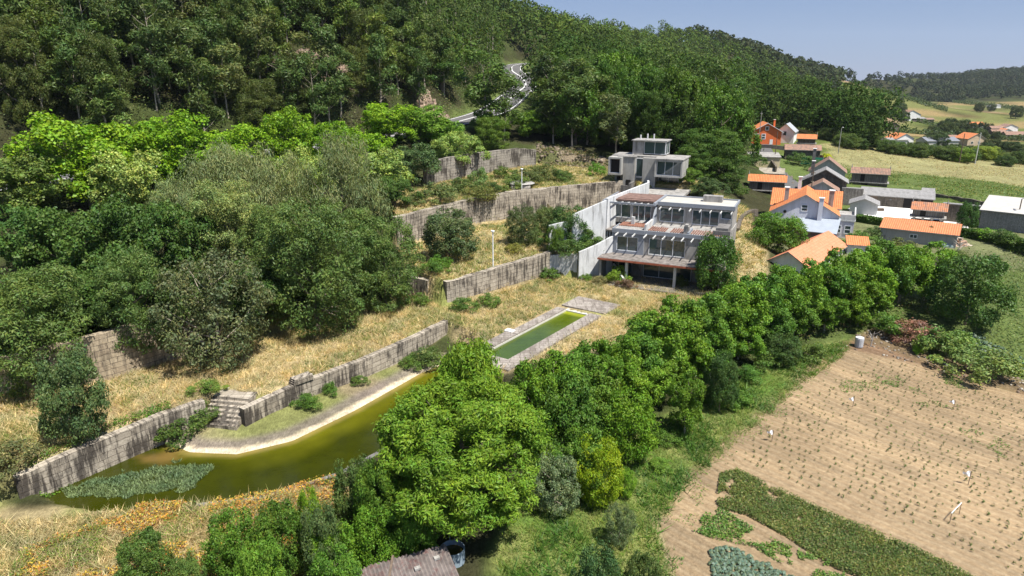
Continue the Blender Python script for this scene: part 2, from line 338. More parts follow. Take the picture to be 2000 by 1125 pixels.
TERR2 = WA+[(8.3, 82.0), (12.4, 83.8), (14, 90), (17.5, 98), (21, 108), (22, 117)]+WC[::-1][1:3]+WB[::-1]+[(-15.5, 88), (-13.5, 80), (-9.4, 73.5)]
TERR3 = WB[:-1]+[WC[1], WC[2], WC[3], (20.6, 112.5), (24, 113), (30, 110), (33, 118), (27, 128), (12, 136), (4, 136)]+WD[::-1]+[(-18, 108), (-17, 98)]
SHORE = [(-33, 35.5), (-30.9, 39.1), (-27.6, 44.5), (-25.8, 45.3), (-23.6, 44.0), (-20, 43.7), (-16.5, 45.6), (-12.8, 50.6), (-8.3, 58.0), (-6, 60.6), (-4.2, 60.5), (-5.2, 53.8), (-7.6, 46.3), (-11.8, 40.9), (-16.2, 38.1), (-20, 37.3), (-26.5, 37.0), (-29.3, 37.7), (-30.8, 38.6)]
SHORE = SHORE[1:]
BEACH = PW1[2:]+[(-23.5, 49.6), (-20.4, 49.0), (-20.5, 47.2)]+PW2[1:]+[(-3, 62), (-4.2, 58), (-14, 43), (-27, 41)]
PSOUTH = [(-33.5, 35.8), (-26.5, 36.8), (-20, 37.2), (-16.2, 38.0), (-11.8, 40.8), (-7.6, 46.2), (-5.1, 53.8), (-4.1, 60.5)]
def height(X, Y):
    X = np.asarray(X, float); Y = np.asarray(Y, float)
    z = base_h(X, Y)
    near = (np.abs(X) < 130) & (Y > 0) & (Y < 260)
    z = z+(fbm(X, Y, 9)-.5)*.7*(1)
    # terrace 0, 2, 3
    sub = near
    x, y, zz = X[sub], Y[sub], z[sub]
    for poly, f in ((TERR0, lambda x, y: 0*x), (TERR2, lambda x, y: T2Z+0*x), (TERR3, lambda x, y: T3Z+.02*np.maximum(0, y-110))):
        s = sdist(poly, x, y); bw = np.where((x > -.8) & (y < 76) & (poly is TERR0), 4.5, .45); w_ = sstep(0, 1, (s+bw)/(bw+.15)); zz = zz*(1-w_)+f(x, y)*w_+w_*(fbm(x, y, 3.)-.5)*.25
    # pond with its beach
    sp = sdist(SHORE, x, y); sb = sdist(BEACH, x, y); zp = np.where(sp > 0, -2.22-.28*np.minimum(sp, 3.5), -2.22-sp*.22); zp = np.minimum(zp, -1.25)
    m = np.maximum(sstep(-.3, .1, sb), sstep(-.25, .1, sp)); zz = zz*(1-m)+zp*m
    # swimming pool pit
    pl = sdist(POOL, x, y); m = sstep(-.15, .1, pl); zz = zz*(1-m)-1.8*m
    z = z.copy(); z[sub] = zz
    d, rz = ldist(ROAD, X, Y); m = 1-sstep(5.2, 11, d); z = z*(1-m)+(rz-.25)*m
    d, rz = ldist(LANE, X, Y); m = 1-sstep(2.4, 5, d); z = z*(1-m)+(rz-.12)*m
    s = sdist(FLATV, X, Y); m = sstep(-2, .5, s); z = z*(1-m)+.75*m
    s = sdist(BLD, X, Y); m = sstep(-.3, .1, s); z = z*(1-m)-.1*m
    return z
FLATV = [P(u, v, .75) for u, v in ((1640, 470), (1720, 478), (1850, 486), (1960, 478), (2040, 470), (2020, 420), (1900, 400), (1820, 388), (1700, 385), (1640, 400), (1625, 430))]
POOL = [(-2.75, 57.3), (5.8, 69.6), (8.2, 67.95), (-.35, 55.65)]
BO = np.array((10.6, 80.6)); E1 = np.array((.914, -.406)); E2 = np.array((.406, .914))
def bl(l1, l2): p = BO+E1*l1+E2*l2; return (p[0], p[1])
BLD = [bl(.3, .8), bl(14, .8), bl(14, 14), bl(1, 14)]
def h1(x, y): return float(height(np.array([x]), np.array([y]))[0])
# ---------------- ground colours by region ----------------
STRAW = np.array((.42, .335, .185)); STRAW2 = np.array((.33, .27, .145)); GRN = np.array((.085, .14, .028)); GRN2 = np.array((.13, .20, .04)); SOIL = np.array((.385, .295, .185)); FOREST = np.array((.045, .045, .022)); SAND = np.array((.60, .50, .36)); BROWN = np.array((.20, .13, .085)); SCREE = np.array((.21, .17, .115)); VAL = np.array((.13, .165, .04))
R_FIELD = PG(-3.2, [(1290, 1010), (1370, 920), (1420, 870), (1480, 820), (1560, 745), (1640, 690), (1700, 692), (1800, 715), (1900, 745), (2060, 790), (2200, 1150), (1960, 1150)])+PG(-3.6, [(1500, 1180), (1320, 1160)])
R_MARGIN = PG(-2.8, [(1180, 1160), (1040, 1140), (960, 1100), (980, 1020), (1050, 940), (1150, 900), (1280, 830), (1380, 770), (1480, 740), (1600, 690), (1660, 675), (1660, 700), (1560, 760), (1500, 815), (1420, 880), (1350, 935), (1290, 1010), (1320, 1080), (1350, 1160)])
R_BROWN = PG(-2.2, [(1640, 680), (1700, 645), (1800, 680), (1900, 700), (2080, 745), (2080, 775), (1900, 725), (1800, 705)])
R_DRYLEFT = [(-70, 25), (-50, 22), (-30, 20), (-10, 24), (-8, 33), (-9, 40), (-16, 39), (-24, 37.8), (-31, 37), (-40, 39), (-60, 42)]
R_VILL = [(34, 84), (48, 82), (60, 88), (95, 85), (110, 96), (95, 112), (78, 120), (60, 118), (48, 116), (38, 100)]
R_SLOPE = [(23, 70), (27, 72), (32, 82), (34.5, 90), (36, 100), (38, 108), (33, 112), (29, 106), (27, 84), (22, 76)]
R_HAY = [P(1600, 303, 2.5), P(1760, 300, 2), P(2100, 312, 1), P(2100, 372, 1), P(1990, 364, 1), P(1860, 345, 1.5), P(1740, 338, 2), P(1640, 330, 2.4)]
SCR = [(PG(24, [(640, 175), (720, 190), (740, 235), (670, 240)]), 1)]
BRK = PG(-1.8, [(40, 1075), (150, 1040), (270, 975), (420, 968), (560, 948), (660, 930), (690, 990), (620, 1060), (480, 1125), (300, 1140), (20, 1125)])
def blend(col, c, w_): w_ = np.clip(w_, 0, 1)[:, None]; return col*(1-w_)+np.asarray(c)*w_
def colours(x, y, z):
    n = len(x); n1 = fbm(x, y, 7, 3); n2 = fbm(x, y, 2.2, 9); n3 = fbm(x, y, 26, 5); jit = (n2-.5)*1.6+(n1-.5)*2
    col = np.tile(FOREST, (n, 1)); reg = np.zeros(n, int)
    col = blend(col, np.array((.055, .075, .022)), sstep(.45, .62, n1)*.7)
    # valley: patchwork of fields
    vx = sdist([(34, 84), (30, 60), (100, 30), (400, -100), (2600, -100), (2600, 1060), (700, 1050), (480, 980), (330, 860), (215, 560), (120, 285), (98, 224), (74, 196), (62, 180), (54, 150), (51, 122), (42, 112)], x, y)
    m = sstep(-2, 3, vx+jit)
    ang = .25; u_ = x*math.cos(ang)+y*math.sin(ang)+(n3-.5)*16; v_ = -x*math.sin(ang)+y*math.cos(ang)+(n3-.5)*14
    iu = np.floor(u_/72); iv = np.floor(v_/44+.35*np.sin(iu*3.1)); hsh = np.sin(iu*12.9+iv*78.2)*43758.5; hsh = hsh-np.floor(hsh)
    fc = np.where((hsh < .28)[:, None], np.array((.30, .25, .095)), np.where((hsh < .62)[:, None], np.array((.13, .18, .04)), np.where((hsh < .85)[:, None], np.array((.17, .20, .055)), np.array((.37, .28, .15)))))
    near = (y < 178)[:, None]; fc = np.where(near, np.array((.10, .135, .04)), fc*np.array((.80, .72, .85)))
    edge = np.minimum(np.abs(v_/44+.35*np.sin(iu*3.1)-np.round(v_/44+.35*np.sin(iu*3.1)))*44, np.abs(u_/72-np.round(u_/72))*72)
    fc = np.where(near, fc, fc*(.45+.55*sstep(1.2, 3.5, edge))[:, None])
    col = blend(col, fc*(.8+.45*n2[:, None]), m); reg[m > .5] = 1
    w_ = sstep(-1.2, 1.2, sdist(R_HAY, x, y)+jit*1.6); col = blend(col, np.array((.25, .235, .11))*(.75+.55*n2[:, None]), w_)
    # dry meadows
    for poly, c, g in ((TERR0, STRAW, .2), (TERR2, STRAW, .12), (TERR3, STRAW2, .36), (R_DRYLEFT, STRAW2, .3), (R_SLOPE, STRAW, .4)):
        w_ = sstep(-.5, .6, sdist(poly, x, y)+jit*.4)
        cc = np.tile(c, (n, 1))*(.82+.38*n2[:, None]); cc = blend(cc, (.20, .235, .06), sstep(.62-g*.35, .82-g*.3, n1)*.85)
        cc = blend(cc, (.27, .17, .085), sstep(.60, .78, fbm(x, y, 5, 21))*.5)
        col = blend(col, cc, w_); reg[w_ > .5] = 2
    # bracken slope
    w_ = sstep(-1, 1, sdist(BRK, x, y)+jit)
    col = blend(col, np.array((.26, .17, .085))*(.6+.8*n2[:, None]), w_*.6)
    # near green meadow, field margins
    w_ = sstep(-.6, .6, sdist(R_MARGIN, x, y)+jit*.5); cc = blend(np.tile(np.array((.12, .20, .04)), (n, 1)), (.25, .25, .09), sstep(.42, .68, n1)*.8); cc = blend(cc, (.065, .13, .02), sstep(.5, .7, n2)*.6)
    col = blend(col, cc, w_); reg[w_ > .5] = 3
    w_ = sstep(-.6, .6, sdist(R_FIELD, x, y)+jit*.9); cc = blend(np.tile(SOIL, (n, 1)), SOIL*.84, sstep(.4, .7, n1)); cc = blend(cc, (.36, .24, .15), sstep(4, 0, -sdist(PG(-3.2, [(1560, 1125), (2000, 1125), (1420, 910)]), x, y))*0)
    col = blend(col, cc, w_); reg[w_ > .5] = 4
    w_ = sstep(-.5, .5, sdist(R_BROWN, x, y)+jit*.5); col = blend(col, BROWN, w_*.8)
    w_ = sstep(-1.5, 1.5, sdist(R_VILL, x, y)+jit); col = blend(col, (.20, .185, .11), w_*.5)
    # beach and pond bed
    sp = sdist(SHORE, x, y); sb = sdist(BEACH, x, y); w_ = sstep(-.2, .2, np.maximum(sp, sb))
    cc = np.tile(np.array((.27, .225, .13)), (n, 1))*(.7+.6*n2[:, None]); cc = blend(cc, (.17, .20, .055), sstep(.4, .62, n1)*.75)
    d = -sp+(n2-.5)*.35; cc = blend(cc, (.20, .165, .145), sstep(.55, .75, d)*sstep(2.0, 1.2, d)*.8); cc = blend(cc, SAND, sstep(-1.5, 0, d)*sstep(.75, .5, d)*(sb > 0)*sstep(-26, -24.5, x)); cc = blend(cc, (.10, .09, .03), (sb < .2)*.8)
    col = blend(col, cc, w_*(y < 62)); reg[(w_ > .5)] = 5
    # scree on the hill foot and beside the concrete tower
    for poly in SCREEP:
        w_ = sstep(-1, 1, sdist(poly, x, y)+jit); cc = np.array(SCREE)*(.7+.75*fbm(x, y, 1.1, 31)[:, None]); cc = blend(cc, (.11, .14, .04), sstep(.5, .65, n1)*.7); col = blend(col, cc, w_)
    # verges of the hill road and the lane
    d, _ = ldist(ROAD, x, y); col = blend(col, (.12, .16, .045), sstep(7.5, 5.2, d)*(y > 60))
    return col, reg
SCREEP = [[(-41, 131), (-34, 135), (-29, 143), (-32, 149), (-41, 147), (-47, 138)], [(5, 136), (13, 131), (17, 128), (20, 134), (14, 142), (5, 142)], [(-20, 146), (-15, 152), (-14, 158), (-20, 157)]]
def grid(x0, x1, y0, y1, st, skip=None):
    xs = np.arange(x0, x1+st*.5, st); ys = np.arange(y0, y1+st*.5, st); X, Y = np.meshgrid(xs, ys); Z = height(X, Y)
    ny, nx = X.shape; idx = np.arange(nx*ny).reshape(ny, nx)
    F = np.stack([idx[:-1, :-1], idx[:-1, 1:], idx[1:, 1:], idx[1:, :-1]], -1).reshape(-1, 4)
    v = np.stack([X.ravel(), Y.ravel(), Z.ravel()], 1)
    if skip:
        inside = (v[:, 0] > skip[0]) & (v[:, 0] < skip[1]) & (v[:, 1] > skip[2]) & (v[:, 1] < skip[3])
        v[inside, 2] -= skip[4]; F = F[~inside[F].all(1)]
    return v, F
def split(v, F, pieces, mats, names):
    col, reg = colours(v[:, 0], v[:, 1], v[:, 2]); fr = reg[F[:, 0]]
    for ids, mat, nm in pieces:
        f = F[np.isin(fr, ids)]
        if len(f) == 0: continue
        used = np.unique(f); mp = np.zeros(len(v), int); mp[used] = np.arange(len(used))
        o = npmesh(nm, v[used], mp[f], mat, col[used], smooth=True); tag(o, kind='structure')
a0 = P(1457, 880, -3.2); a1 = P(1930, 1065, -3.2); FANG = math.atan2(a1[1]-a0[1], a1[0]-a0[0])
MSOIL = mat_soil(FANG)
v, F = grid(-60, 92, 18, 152, .36)
split(v, F, [((0, 1), MG, 'ground'), ((2,), MG, 'dry_meadow'), ((3,), MG, 'grass_verge'), ((4,), MSOIL, 'ploughed_field'), ((5,), MG, 'pond_bank')], None, None)
v, F = grid(-300, 460, -60, 440, 2.5, skip=(-58, 90, 20.5, 149.5, .3))
split(v, F, [((0, 1, 2, 3, 4, 5), MG, 'ground')], None, None)
v, F = grid(-1600, 3200, -600, 4600, 22, skip=(-280, 440, -40, 420, 2.0))
split(v, F, [((0, 1, 2, 3, 4, 5), MG, 'terrain')], None, None)

# roads
def strip(name, line, wid, mat, lift, off=0.0, steps=6, kind='structure', uvs=False):
    pts = np.array(line, float); t = np.arange(len(pts)); tt = np.linspace(0, len(pts)-1, (len(pts)-1)*steps+1)
    # catmull-rom
    Q = []
    for q in tt:
        i = min(int(q), len(pts)-2); f = q-i; p0, p1, p2, p3 = pts[max(i-1, 0)], pts[i], pts[i+1], pts[min(i+2, len(pts)-1)]
        Q.append(.5*((2*p1)+(-p0+p2)*f+(2*p0-5*p1+4*p2-p3)*f*f+(-p0+3*p1-3*p2+p3)*f**3))
    Q = np.array(Q); d = np.gradient(Q, axis=0)[:, :2]; d /= np.linalg.norm(d, axis=1)[:, None]; nn = np.stack([d[:, 1], -d[:, 0]], 1)
    v = []
    for q, m in zip(Q, nn): v += [(*(q[:2]+m*(off-wid/2)), q[2]+lift), (*(q[:2]+m*(off+wid/2)), q[2]+lift)]
    f = [(2*i, 2*i+1, 2*i+3, 2*i+2) for i in range(len(Q)-1)]
    o = npmesh(name, v, f, mat); tag(o, kind=kind); return Q, nn
Q, nn = strip('hill_road', ROAD, 8.4, MASPH, .0)
for off, wd in ((-3.55, .16), (3.55, .16), (-.14, .13), (.14, .13)): strip('road_marking', ROAD, wd*1.6, MLINE, .012, off)
strip('village_lane', LANE, 3.6, MASPH, .03)
# guard rail on the valley side of the bend
mb = MB(); ri = [i for i, q in enumerate(Q) if 205 < q[1] < 300]
for i in ri[:-1]:
    a = Q[i]+np.array([*(nn[i]*4.5), .55]); b = Q[i+1]+np.array([*(nn[i+1]*4.5), .55]); mb.bar(a, b, .08, .32)
gr = empty('guard_rail', tuple(Q[ri[0]]), 0, 'galvanised guard rail along the bend of the hill road', 'guard rail')
o = mb.build('rail', mat_flat('galvanised steel', (.55, .57, .58), .45, .5)); o.parent = gr; o.location = (-gr.location)
for i in ri[::3]:
    a = Q[i]+np.array([*(nn[i]*4.6), -.3]); o = MB().bar(a, a+np.array([0, 0, 1.0]), .12).build('post', MMETAL); o.parent = gr; o.location = (-gr.location)

# ---------------- water ----------------
def water(name, poly, z, st, mat, cf):
    pl = np.array(poly); xs = np.arange(pl[:, 0].min()-st, pl[:, 0].max()+2*st, st); ys = np.arange(pl[:, 1].min()-st, pl[:, 1].max()+2*st, st)
    X, Y = np.meshgrid(xs, ys); s = sdist(poly, X, Y); ny, nx = X.shape; idx = np.arange(nx*ny).reshape(ny, nx)
    F = np.stack([idx[:-1, :-1], idx[:-1, 1:], idx[1:, 1:], idx[1:, :-1]], -1).reshape(-1, 4); sr = s.ravel(); F = F[(sr[F] > -st).any(1)]
    v = np.stack([X.ravel(), Y.ravel(), np.full(X.size, z)], 1); o = npmesh(name, v, F, mat, cf(X.ravel(), Y.ravel(), sr), smooth=True); return tag(o, kind='structure')
MPOND = mat_water('pond water', None, None)
def pondcol(x, y, s):
    sb = ldist([(-25.6, 45.2), (-23.6, 44.0), (-20, 43.7), (-16.5, 45.6), (-12.8, 50.6), (-8.3, 58.0), (-6, 60.6)], x, y)[0]
    c = np.tile(np.array((.030, .036, .002)), (len(x), 1)); n_ = fbm(x, y, 2.5, 4); c = blend(c, (.095, .098, .005), sstep(3.4, 1.2, sb+(n_-.5)*1.6)*.95*sstep(-22, -12, x)+sstep(1.6, .3, sb)*.5)
    c = blend(c, (.26, .20, .06), sstep(.7, 0, sb)*.85)
    w_ = sstep(-.4, .8, sdist([(-27.5, 43.6), (-24.8, 44.2), (-22.9, 43.3), (-24.3, 42.2), (-26.2, 42.4)], x, y)+(n_-.5)*2); c = blend(c, (.17, .11, .035), w_*.8)
    return c
water('pond_water', SHORE, -2.2, .3, MPOND, pondcol)
# floating weed in the near corner of the pond
wp = [(-29.6, 39.2), (-27.2, 41.4), (-24.2, 42.3), (-21.0, 41.8), (-21.8, 39.6), (-24.5, 38.4), (-28, 38.2)]
WX = rng.uniform(-31, -19, 26000); WY = rng.uniform(37, 43.5, 26000); k = (sdist(wp, WX, WY)+(fbm(WX, WY, 1.2, 8)-.5)*2.2) > 0; WX = WX[k]; WY = WY[k]
def blades(x, y, z, hgt, wid, cols, name, mat, per=1, lean=.5, label=None, cat=None, kind='stuff', link=True):
    n_ = len(x); a = rng.uniform(0, 2*math.pi, n_); h_ = hgt*rng.uniform(.55, 1.25, n_); w_ = wid*rng.uniform(.6, 1.4, n_); l_ = lean*rng.uniform(.2, 1.3, n_)*h_; b = rng.uniform(0, 2*math.pi, n_)
    px, py = np.cos(a)*w_/2, np.sin(a)*w_/2; tx, ty = np.cos(b)*l_, np.sin(b)*l_
    v = np.empty((n_, 3, 3)); v[:, 0] = np.stack([x-px, y-py, z], 1); v[:, 1] = np.stack([x+px, y+py, z], 1); v[:, 2] = np.stack([x+tx, y+ty, z+h_], 1)
    f = np.arange(n_*3).reshape(n_, 3); c = np.repeat(cols, 3, 0)
    o = npmesh(name, v.reshape(-1, 3), f, mat, c, link=link)
    if link: o['kind'] = kind; tag(o, label, cat)
    return o
cw = np.array((.12, .17, .085))*rng.uniform(.5, 1.6, (len(WX), 1))
blades(WX, WY, np.full(len(WX), -2.21), .16, .10, cw, 'water_weed', MGRASS, lean=1.0, label='grey-green weed growing through the near corner of the pond', cat='water weed')
MPOOLW = mat_water('pool water', None, None, .05)
def poolcol(x, y, s):
    pd = (x+2.75)*.57+(y-57.3)*.82
    c = np.tile(np.array((.050, .085, .012)), (len(x), 1)); c = blend(c, (.085, .115, .003), sstep(5, 13.5, pd+(fbm(x, y, 2, 2)-.5)*4)*.75+sstep(.8, .1, ldist([(-2.75, 57.3), (5.8, 69.6)], x, y)[0])*.3)
    c = blend(c, (.30, .33, .02), sstep(13.9, 14.5, pd)*.8); return c
water('pool_water', [(-2.65, 57.3), (5.8, 69.45), (8.05, 67.95), (-.35, 55.75)], -.14, .25, MPOOLW, poolcol)
# pool: paving slabs round the basin
D = np.array((.57, .82)); Dn = np.array((.82, -.57)); S0 = np.array((-2.75, 57.3))
def pp(a, b): q = S0+D*a+Dn*b; return (q[0], q[1])
LP_, WP_ = 15.0, 2.92
pool = empty('swimming_pool', (*pp(7, 1.4), 0), 0, 'long narrow pool of green water with a paved stone surround', 'pool')
def rel(o, par): o.parent = par; o.location = -par.location; return o
def quad(a0, a1, b0, b1): return [pp(a0, b0), pp(a0, b1), pp(a1, b1), pp(a1, b0)]
def cc(poly):
    a = sum(poly[i][0]*poly[(i+1) % len(poly)][1]-poly[(i+1) % len(poly)][0]*poly[i][1] for i in range(len(poly))); return poly if a > 0 else poly[::-1]
m1 = MB(); m1.prism(cc(quad(-1.9, 0, -1.3, WP_+1.35)), -1.2, .20).prism(cc(quad(0, LP_, WP_, WP_+1.35)), -1.2, .20); rel(m1.build('surround', MPAVE), pool)
m1 = MB(); m1.prism(cc(quad(0, 5.6, -1.3, 0)), -.4, .17).prism(cc(quad(5.75, LP_, -1.05, 0)), -.4, .15); rel(m1.build('surround', MPAVE), pool)
m1 = MB(); m1.prism(cc(quad(LP_+.9, LP_+4.6, -1.05, WP_+1.35)), -.4, .14); rel(m1.build('terrace', MPAVE), pool)
m1 = MB(); m1.prism(cc(quad(LP_, LP_+.8, -.1, WP_+.1)), -1.2, -.02).prism(cc(quad(0, LP_, -.12, .05)), -1.2, .03); rel(m1.build('coping', mat_plain('white coping', (.58, .56, .50), .8, .2)), pool)
m1 = MB(); m1.prism(cc(quad(5.6, 6.3, -1.5, -.6)), 0, .26); rel(m1.build('plinth', MWHITE), pool)

# ---------------- free-standing and retaining walls ----------------
def wall(name, line, z0, z1, th, mat, label, cat='wall', rough=.06, side=1, seg=1.0, cap=True, group=None, parent=None):
    """line of plan points; z0, z1: numbers or lists; irregular top; uv in metres along the wall"""
    pts = np.array(line, float); n_ = len(pts); z0 = np.broadcast_to(z0, n_).astype(float); z1 = np.broadcast_to(z1, n_).astype(float)
    d = np.r_[0, np.cumsum(np.linalg.norm(np.diff(pts, axis=0), axis=1))]; s = np.linspace(0, d[-1], max(2, int(d[-1]/seg)+1))
    X = np.interp(s, d, pts[:, 0]); Y = np.interp(s, d, pts[:, 1]); A = np.interp(s, d, z0); B = np.interp(s, d, z1)+(rng.uniform(-1, 1, len(s))*rough)
    t = np.stack([np.gradient(X), np.gradient(Y)], 1); t /= np.linalg.norm(t, axis=1)[:, None]; nx, ny = -t[:, 1]*th/2, t[:, 0]*th/2
    m = MB()
    for i in range(len(s)-1):
        j = i+1
        a = (X[i]+nx[i], Y[i]+ny[i]); b = (X[j]+nx[j], Y[j]+ny[j]); c = (X[i]-nx[i], Y[i]-ny[i]); e = (X[j]-nx[j], Y[j]-ny[j])
        m.face([(*c, A[i]), (*e, A[j]), (*e, B[j]), (*c, B[i])], 0, [(s[i], A[i]), (s[j], A[j]), (s[j], B[j]), (s[i], B[i])])
        m.face([(*b, A[j]), (*a, A[i]), (*a, B[i]), (*b, B[j])], 0, [(s[j], A[j]+7), (s[i], A[i]+7), (s[i], B[i]+7), (s[j], B[j]+7)])
        m.face([(*c, B[i]), (*e, B[j]), (*b, B[j]), (*a, B[i])], 0, [(s[i], 0), (s[j], 0), (s[j], th), (s[i], th)])
    for i, g in ((0, 1), (len(s)-1, -1)):
        q = [(X[i]+nx[i], Y[i]+ny[i]), (X[i]-nx[i], Y[i]-ny[i])][::g]
        m.face([(*q[0], A[i]), (*q[1], A[i]), (*q[1], B[i]), (*q[0], B[i])], 0, [(0, A[i]), (th, A[i]), (th, B[i]), (0, B[i])])
    if parent: return rel(m.build(name, mat), parent)
    o = m.build(name, mat); return tag(o, label, cat, group)
wall('retaining_wall', PW1, -2.9, [-.25, -.05, .05, .12, .2], .65, MSTONE, 'block retaining wall with dark stains at the near end of the pond', rough=.05)
pw = wall('retaining_wall', PW2, [-2.0, -2, -2, -1.8, -1.2], [-.1, .12, .15, .2, .2], .6, MSTONE, 'low long stone wall above the sandy bank beyond the steps', rough=.04)
m1 = MB(); q = np.array(PW2[1]); t_ = np.array(PW2[2])-q; t_ /= np.linalg.norm(t_)
T = lambda x, y, z: (q[0]+t_[0]*x-t_[1]*y, q[1]+t_[1]*x+t_[0]*y, z)
for k in range(3): m1.box(-.9+k*.05, .9-k*.02, -.42, .45-k*.04, .13+k*.16, .28+k*.16, T=T)
tag(m1.build('stone_block', MSTONE), 'small stack of stone slabs on top of the long pond wall', 'stone block')
wall('retaining_wall', WA, [-.4]*5, [2.75, 2.85, 2.95, 3.05, 3.1], .7, MSTONE, 'tall stained granite wall running from the meadow towards the house')
wall('retaining_wall', [(-9.3, 73.4), (-11.2, 74.6), (-14, 75)], -.2, [2.2, 2.3, 2.3], .6, MSTONE, 'short stone wall half hidden between the big trees and the tall wall')
wall('retaining_wall', WB, 1.8, [7.0, 7.05, 7.1, 7.15, 7.2], .7, MSTONE, 'curving stone wall behind the round bush on the middle terrace')
wall('retaining_wall', WC, 2.0, [7.2, 7.25, 7.3, 7.35], .7, MSTONE, 'far stone wall leading up to the concrete tower')
wall('retaining_wall', WD, 6.2, [10.6, 11, 11.2, 11.0, 10.6], .8, mat_stone('lime-streaked granite', (.42, .39, .34), (.34, .315, .28)), 'grey streaked wall under the trees of the upper terrace')
wall('retaining_wall', WL, [-.4]*5, [1.8, 3.3, 4.1, 4.0, 3.6], .7, mat_stone('warm granite', (.56, .47, .34), (.45, .37, .27), amt=.55), 'warm coloured stone wall among the trees at the left of the meadow')
tag(wall('pond_rim', PSOUTH[2:], -2.9, -1.90, .36, MCONCD, None, rough=.02), kind='structure'); 
# steps down to the pond
st = empty('stone_steps', (-22.3, 47.6, -1.5), 0, 'wide flight of weathered stone steps going down to the pond bank', 'steps')
A_ = np.array((-24.0, 46.9)); B_ = np.array((-20.9, 46.3)); U = (B_-A_)/np.linalg.norm(B_-A_); V = np.array((-U[1], U[0]))
for k in range(7):
    m1 = MB(); T = lambda x, y, z: (A_[0]+U[0]*x+V[0]*y, A_[1]+U[1]*x+V[1]*y, z)
    m1.box(0, 3.15, k*.34, k*.34+.42+(1.2 if k == 6 else 0), -1.7, -1.35+k*.22, T=T); rel(m1.build('step', MSTONE), st)
# ---------------- window / house helpers ----------------
def window(par, x0, x1, z0, z1, y, n=2, fr=.07, mat=None, glass=None, depth=.06, rows=1, back=False, name='window', face='f', xf=0):
    """frame bars with a pane inside; front face lies towards -y. face 's' turns it onto a side wall x = xf"""
    m = MB(); g = MB()
    def T(x, yy, z):
        if face == 'f': return (x, yy, z)
        if face == 'r': return (xf-(yy-y), x, z)
        return (xf+(yy-y), x, z)
    if face == 'r': T = lambda x, yy, z: (xf-(yy-y), x, z)
    ya, yb = y-depth, y+.02
    m.box(x0, x1, ya, yb, z0, z0+fr, T=T).box(x0, x1, ya, yb, z1-fr, z1, T=T)
    for k in range(n+1):
        xx = x0+(x1-x0-fr)*k/n; m.box(xx, xx+fr, ya, yb, z0+fr, z1-fr, T=T)
    for k in range(1, rows): zz = z0+(z1-z0)*k/rows; m.box(x0+fr, x1-fr, ya+.01, yb, zz-fr/2, zz+fr/2, T=T)
    g.box(x0+fr*.5, x1-fr*.5, y-.02, y+.01, z0+fr*.5, z1-fr*.5, T=T)
    w_ = m.build(name, mat or MWFR, par); g.build('pane', glass or MGLASS, w_); return w_
def gable_roof(m, w, d, h, rh, ridge, ov=.35, th=.14, hip=0, mi=0):
    """two slopes; ridge 'x' runs along the width, 'y' along the depth"""
    def slab(a, b, c, e):   # a,b low edge; c,e high edge (a->b->c->e around)
        s = [np.array(q, float) for q in (a, b, c, e)]; t = np.array([0, 0, -th])
        L = np.linalg.norm(s[1]-s[0]); S = np.linalg.norm((s[3]-s[0])); m.face(s, mi, [(0, 0), (L, 0), (L, S), (0, S)])
        for i in range(4): p, q = s[i], s[(i+1) % 4]; m.face([p+t, q+t, q, p], mi+1)
        m.face([q+t for q in s[::-1]], mi+1)
    if ridge == 'y':
        k = rh/(w/2); z0 = h-ov*k; cx = w/2
        slab((cx, -ov, h+rh), (cx, d+ov, h+rh), (-ov, d+ov, z0), (-ov, -ov, z0)) if False else None
        slab((-ov, d+ov, z0+th), (-ov, -ov, z0+th), (cx, -ov, h+rh+th), (cx, d+ov, h+rh+th)); slab((w+ov, -ov, z0+th), (w+ov, d+ov, z0+th), (cx, d+ov, h+rh+th), (cx, -ov, h+rh+th))
    elif ridge == 'x':
        k = rh/(d/2); z0 = h-ov*k; cy = d/2
        slab((-ov, -ov, z0+th), (w+ov, -ov, z0+th), (w+ov, cy, h+rh+th), (-ov, cy, h+rh+th)); slab((w+ov, d+ov, z0+th), (-ov, d+ov, z0+th), (-ov, cy, h+rh+th), (w+ov, cy, h+rh+th))
    elif ridge == 'lean':     # falls to the front
        slab((-ov, -ov, h+th), (w+ov, -ov, h+th), (w+ov, d+ov, h+rh+th), (-ov, d+ov, h+rh+th))
    elif ridge == 'leanback': # falls to the back
        slab((w+ov, d+ov, h+th), (-ov, d+ov, h+th), (-ov, -ov, h+rh+th), (w+ov, -ov, h+rh+th))
    return m
def walls(m, w, d, h, rh, ridge, z0=-1.0):
    lo, hi = h, h+rh
    cor = {'y': (h, h, h, h), 'x': (h, h, h, h), 'lean': (h, h, h+rh, h+rh), 'leanback': (h+rh, h+rh, h, h), 'flat': (h, h, h, h)}[ridge]
    A = [(0, 0), (w, 0), (w, d), (0, d)]
    for i in range(4):
        a, b = A[i], A[(i+1) % 4]; za, zb = cor[i], cor[(i+1) % 4]; f = [(*a, z0), (*b, z0), (*b, zb)]
        if ridge == 'y' and i in (0, 2): f.append((w/2, a[1], h+rh))
        if ridge == 'x' and i in (1, 3): f.append((a[0], d/2, h+rh))
        f.append((*a, za)); m.face(f)
    m.face([(*A[i], cor[i]) for i in range(4)] if ridge in ('flat', 'lean', 'leanback') else [(*a, h) for a in A]); return m
def chimney(par, x, y, z0, z1, s=.55, mat=None, cap=True):
    m = MB().box(x-s/2, x+s/2, y-s/2, y+s/2, z0, z1-.12); c = m.build('chimney', mat or MWHITE, par)
    if cap: MB().box(x-s/2-.08, x+s/2+.08, y-s/2-.08, y+s/2+.08, z1-.118, z1).build('cap', MWHITE, c)
    return c
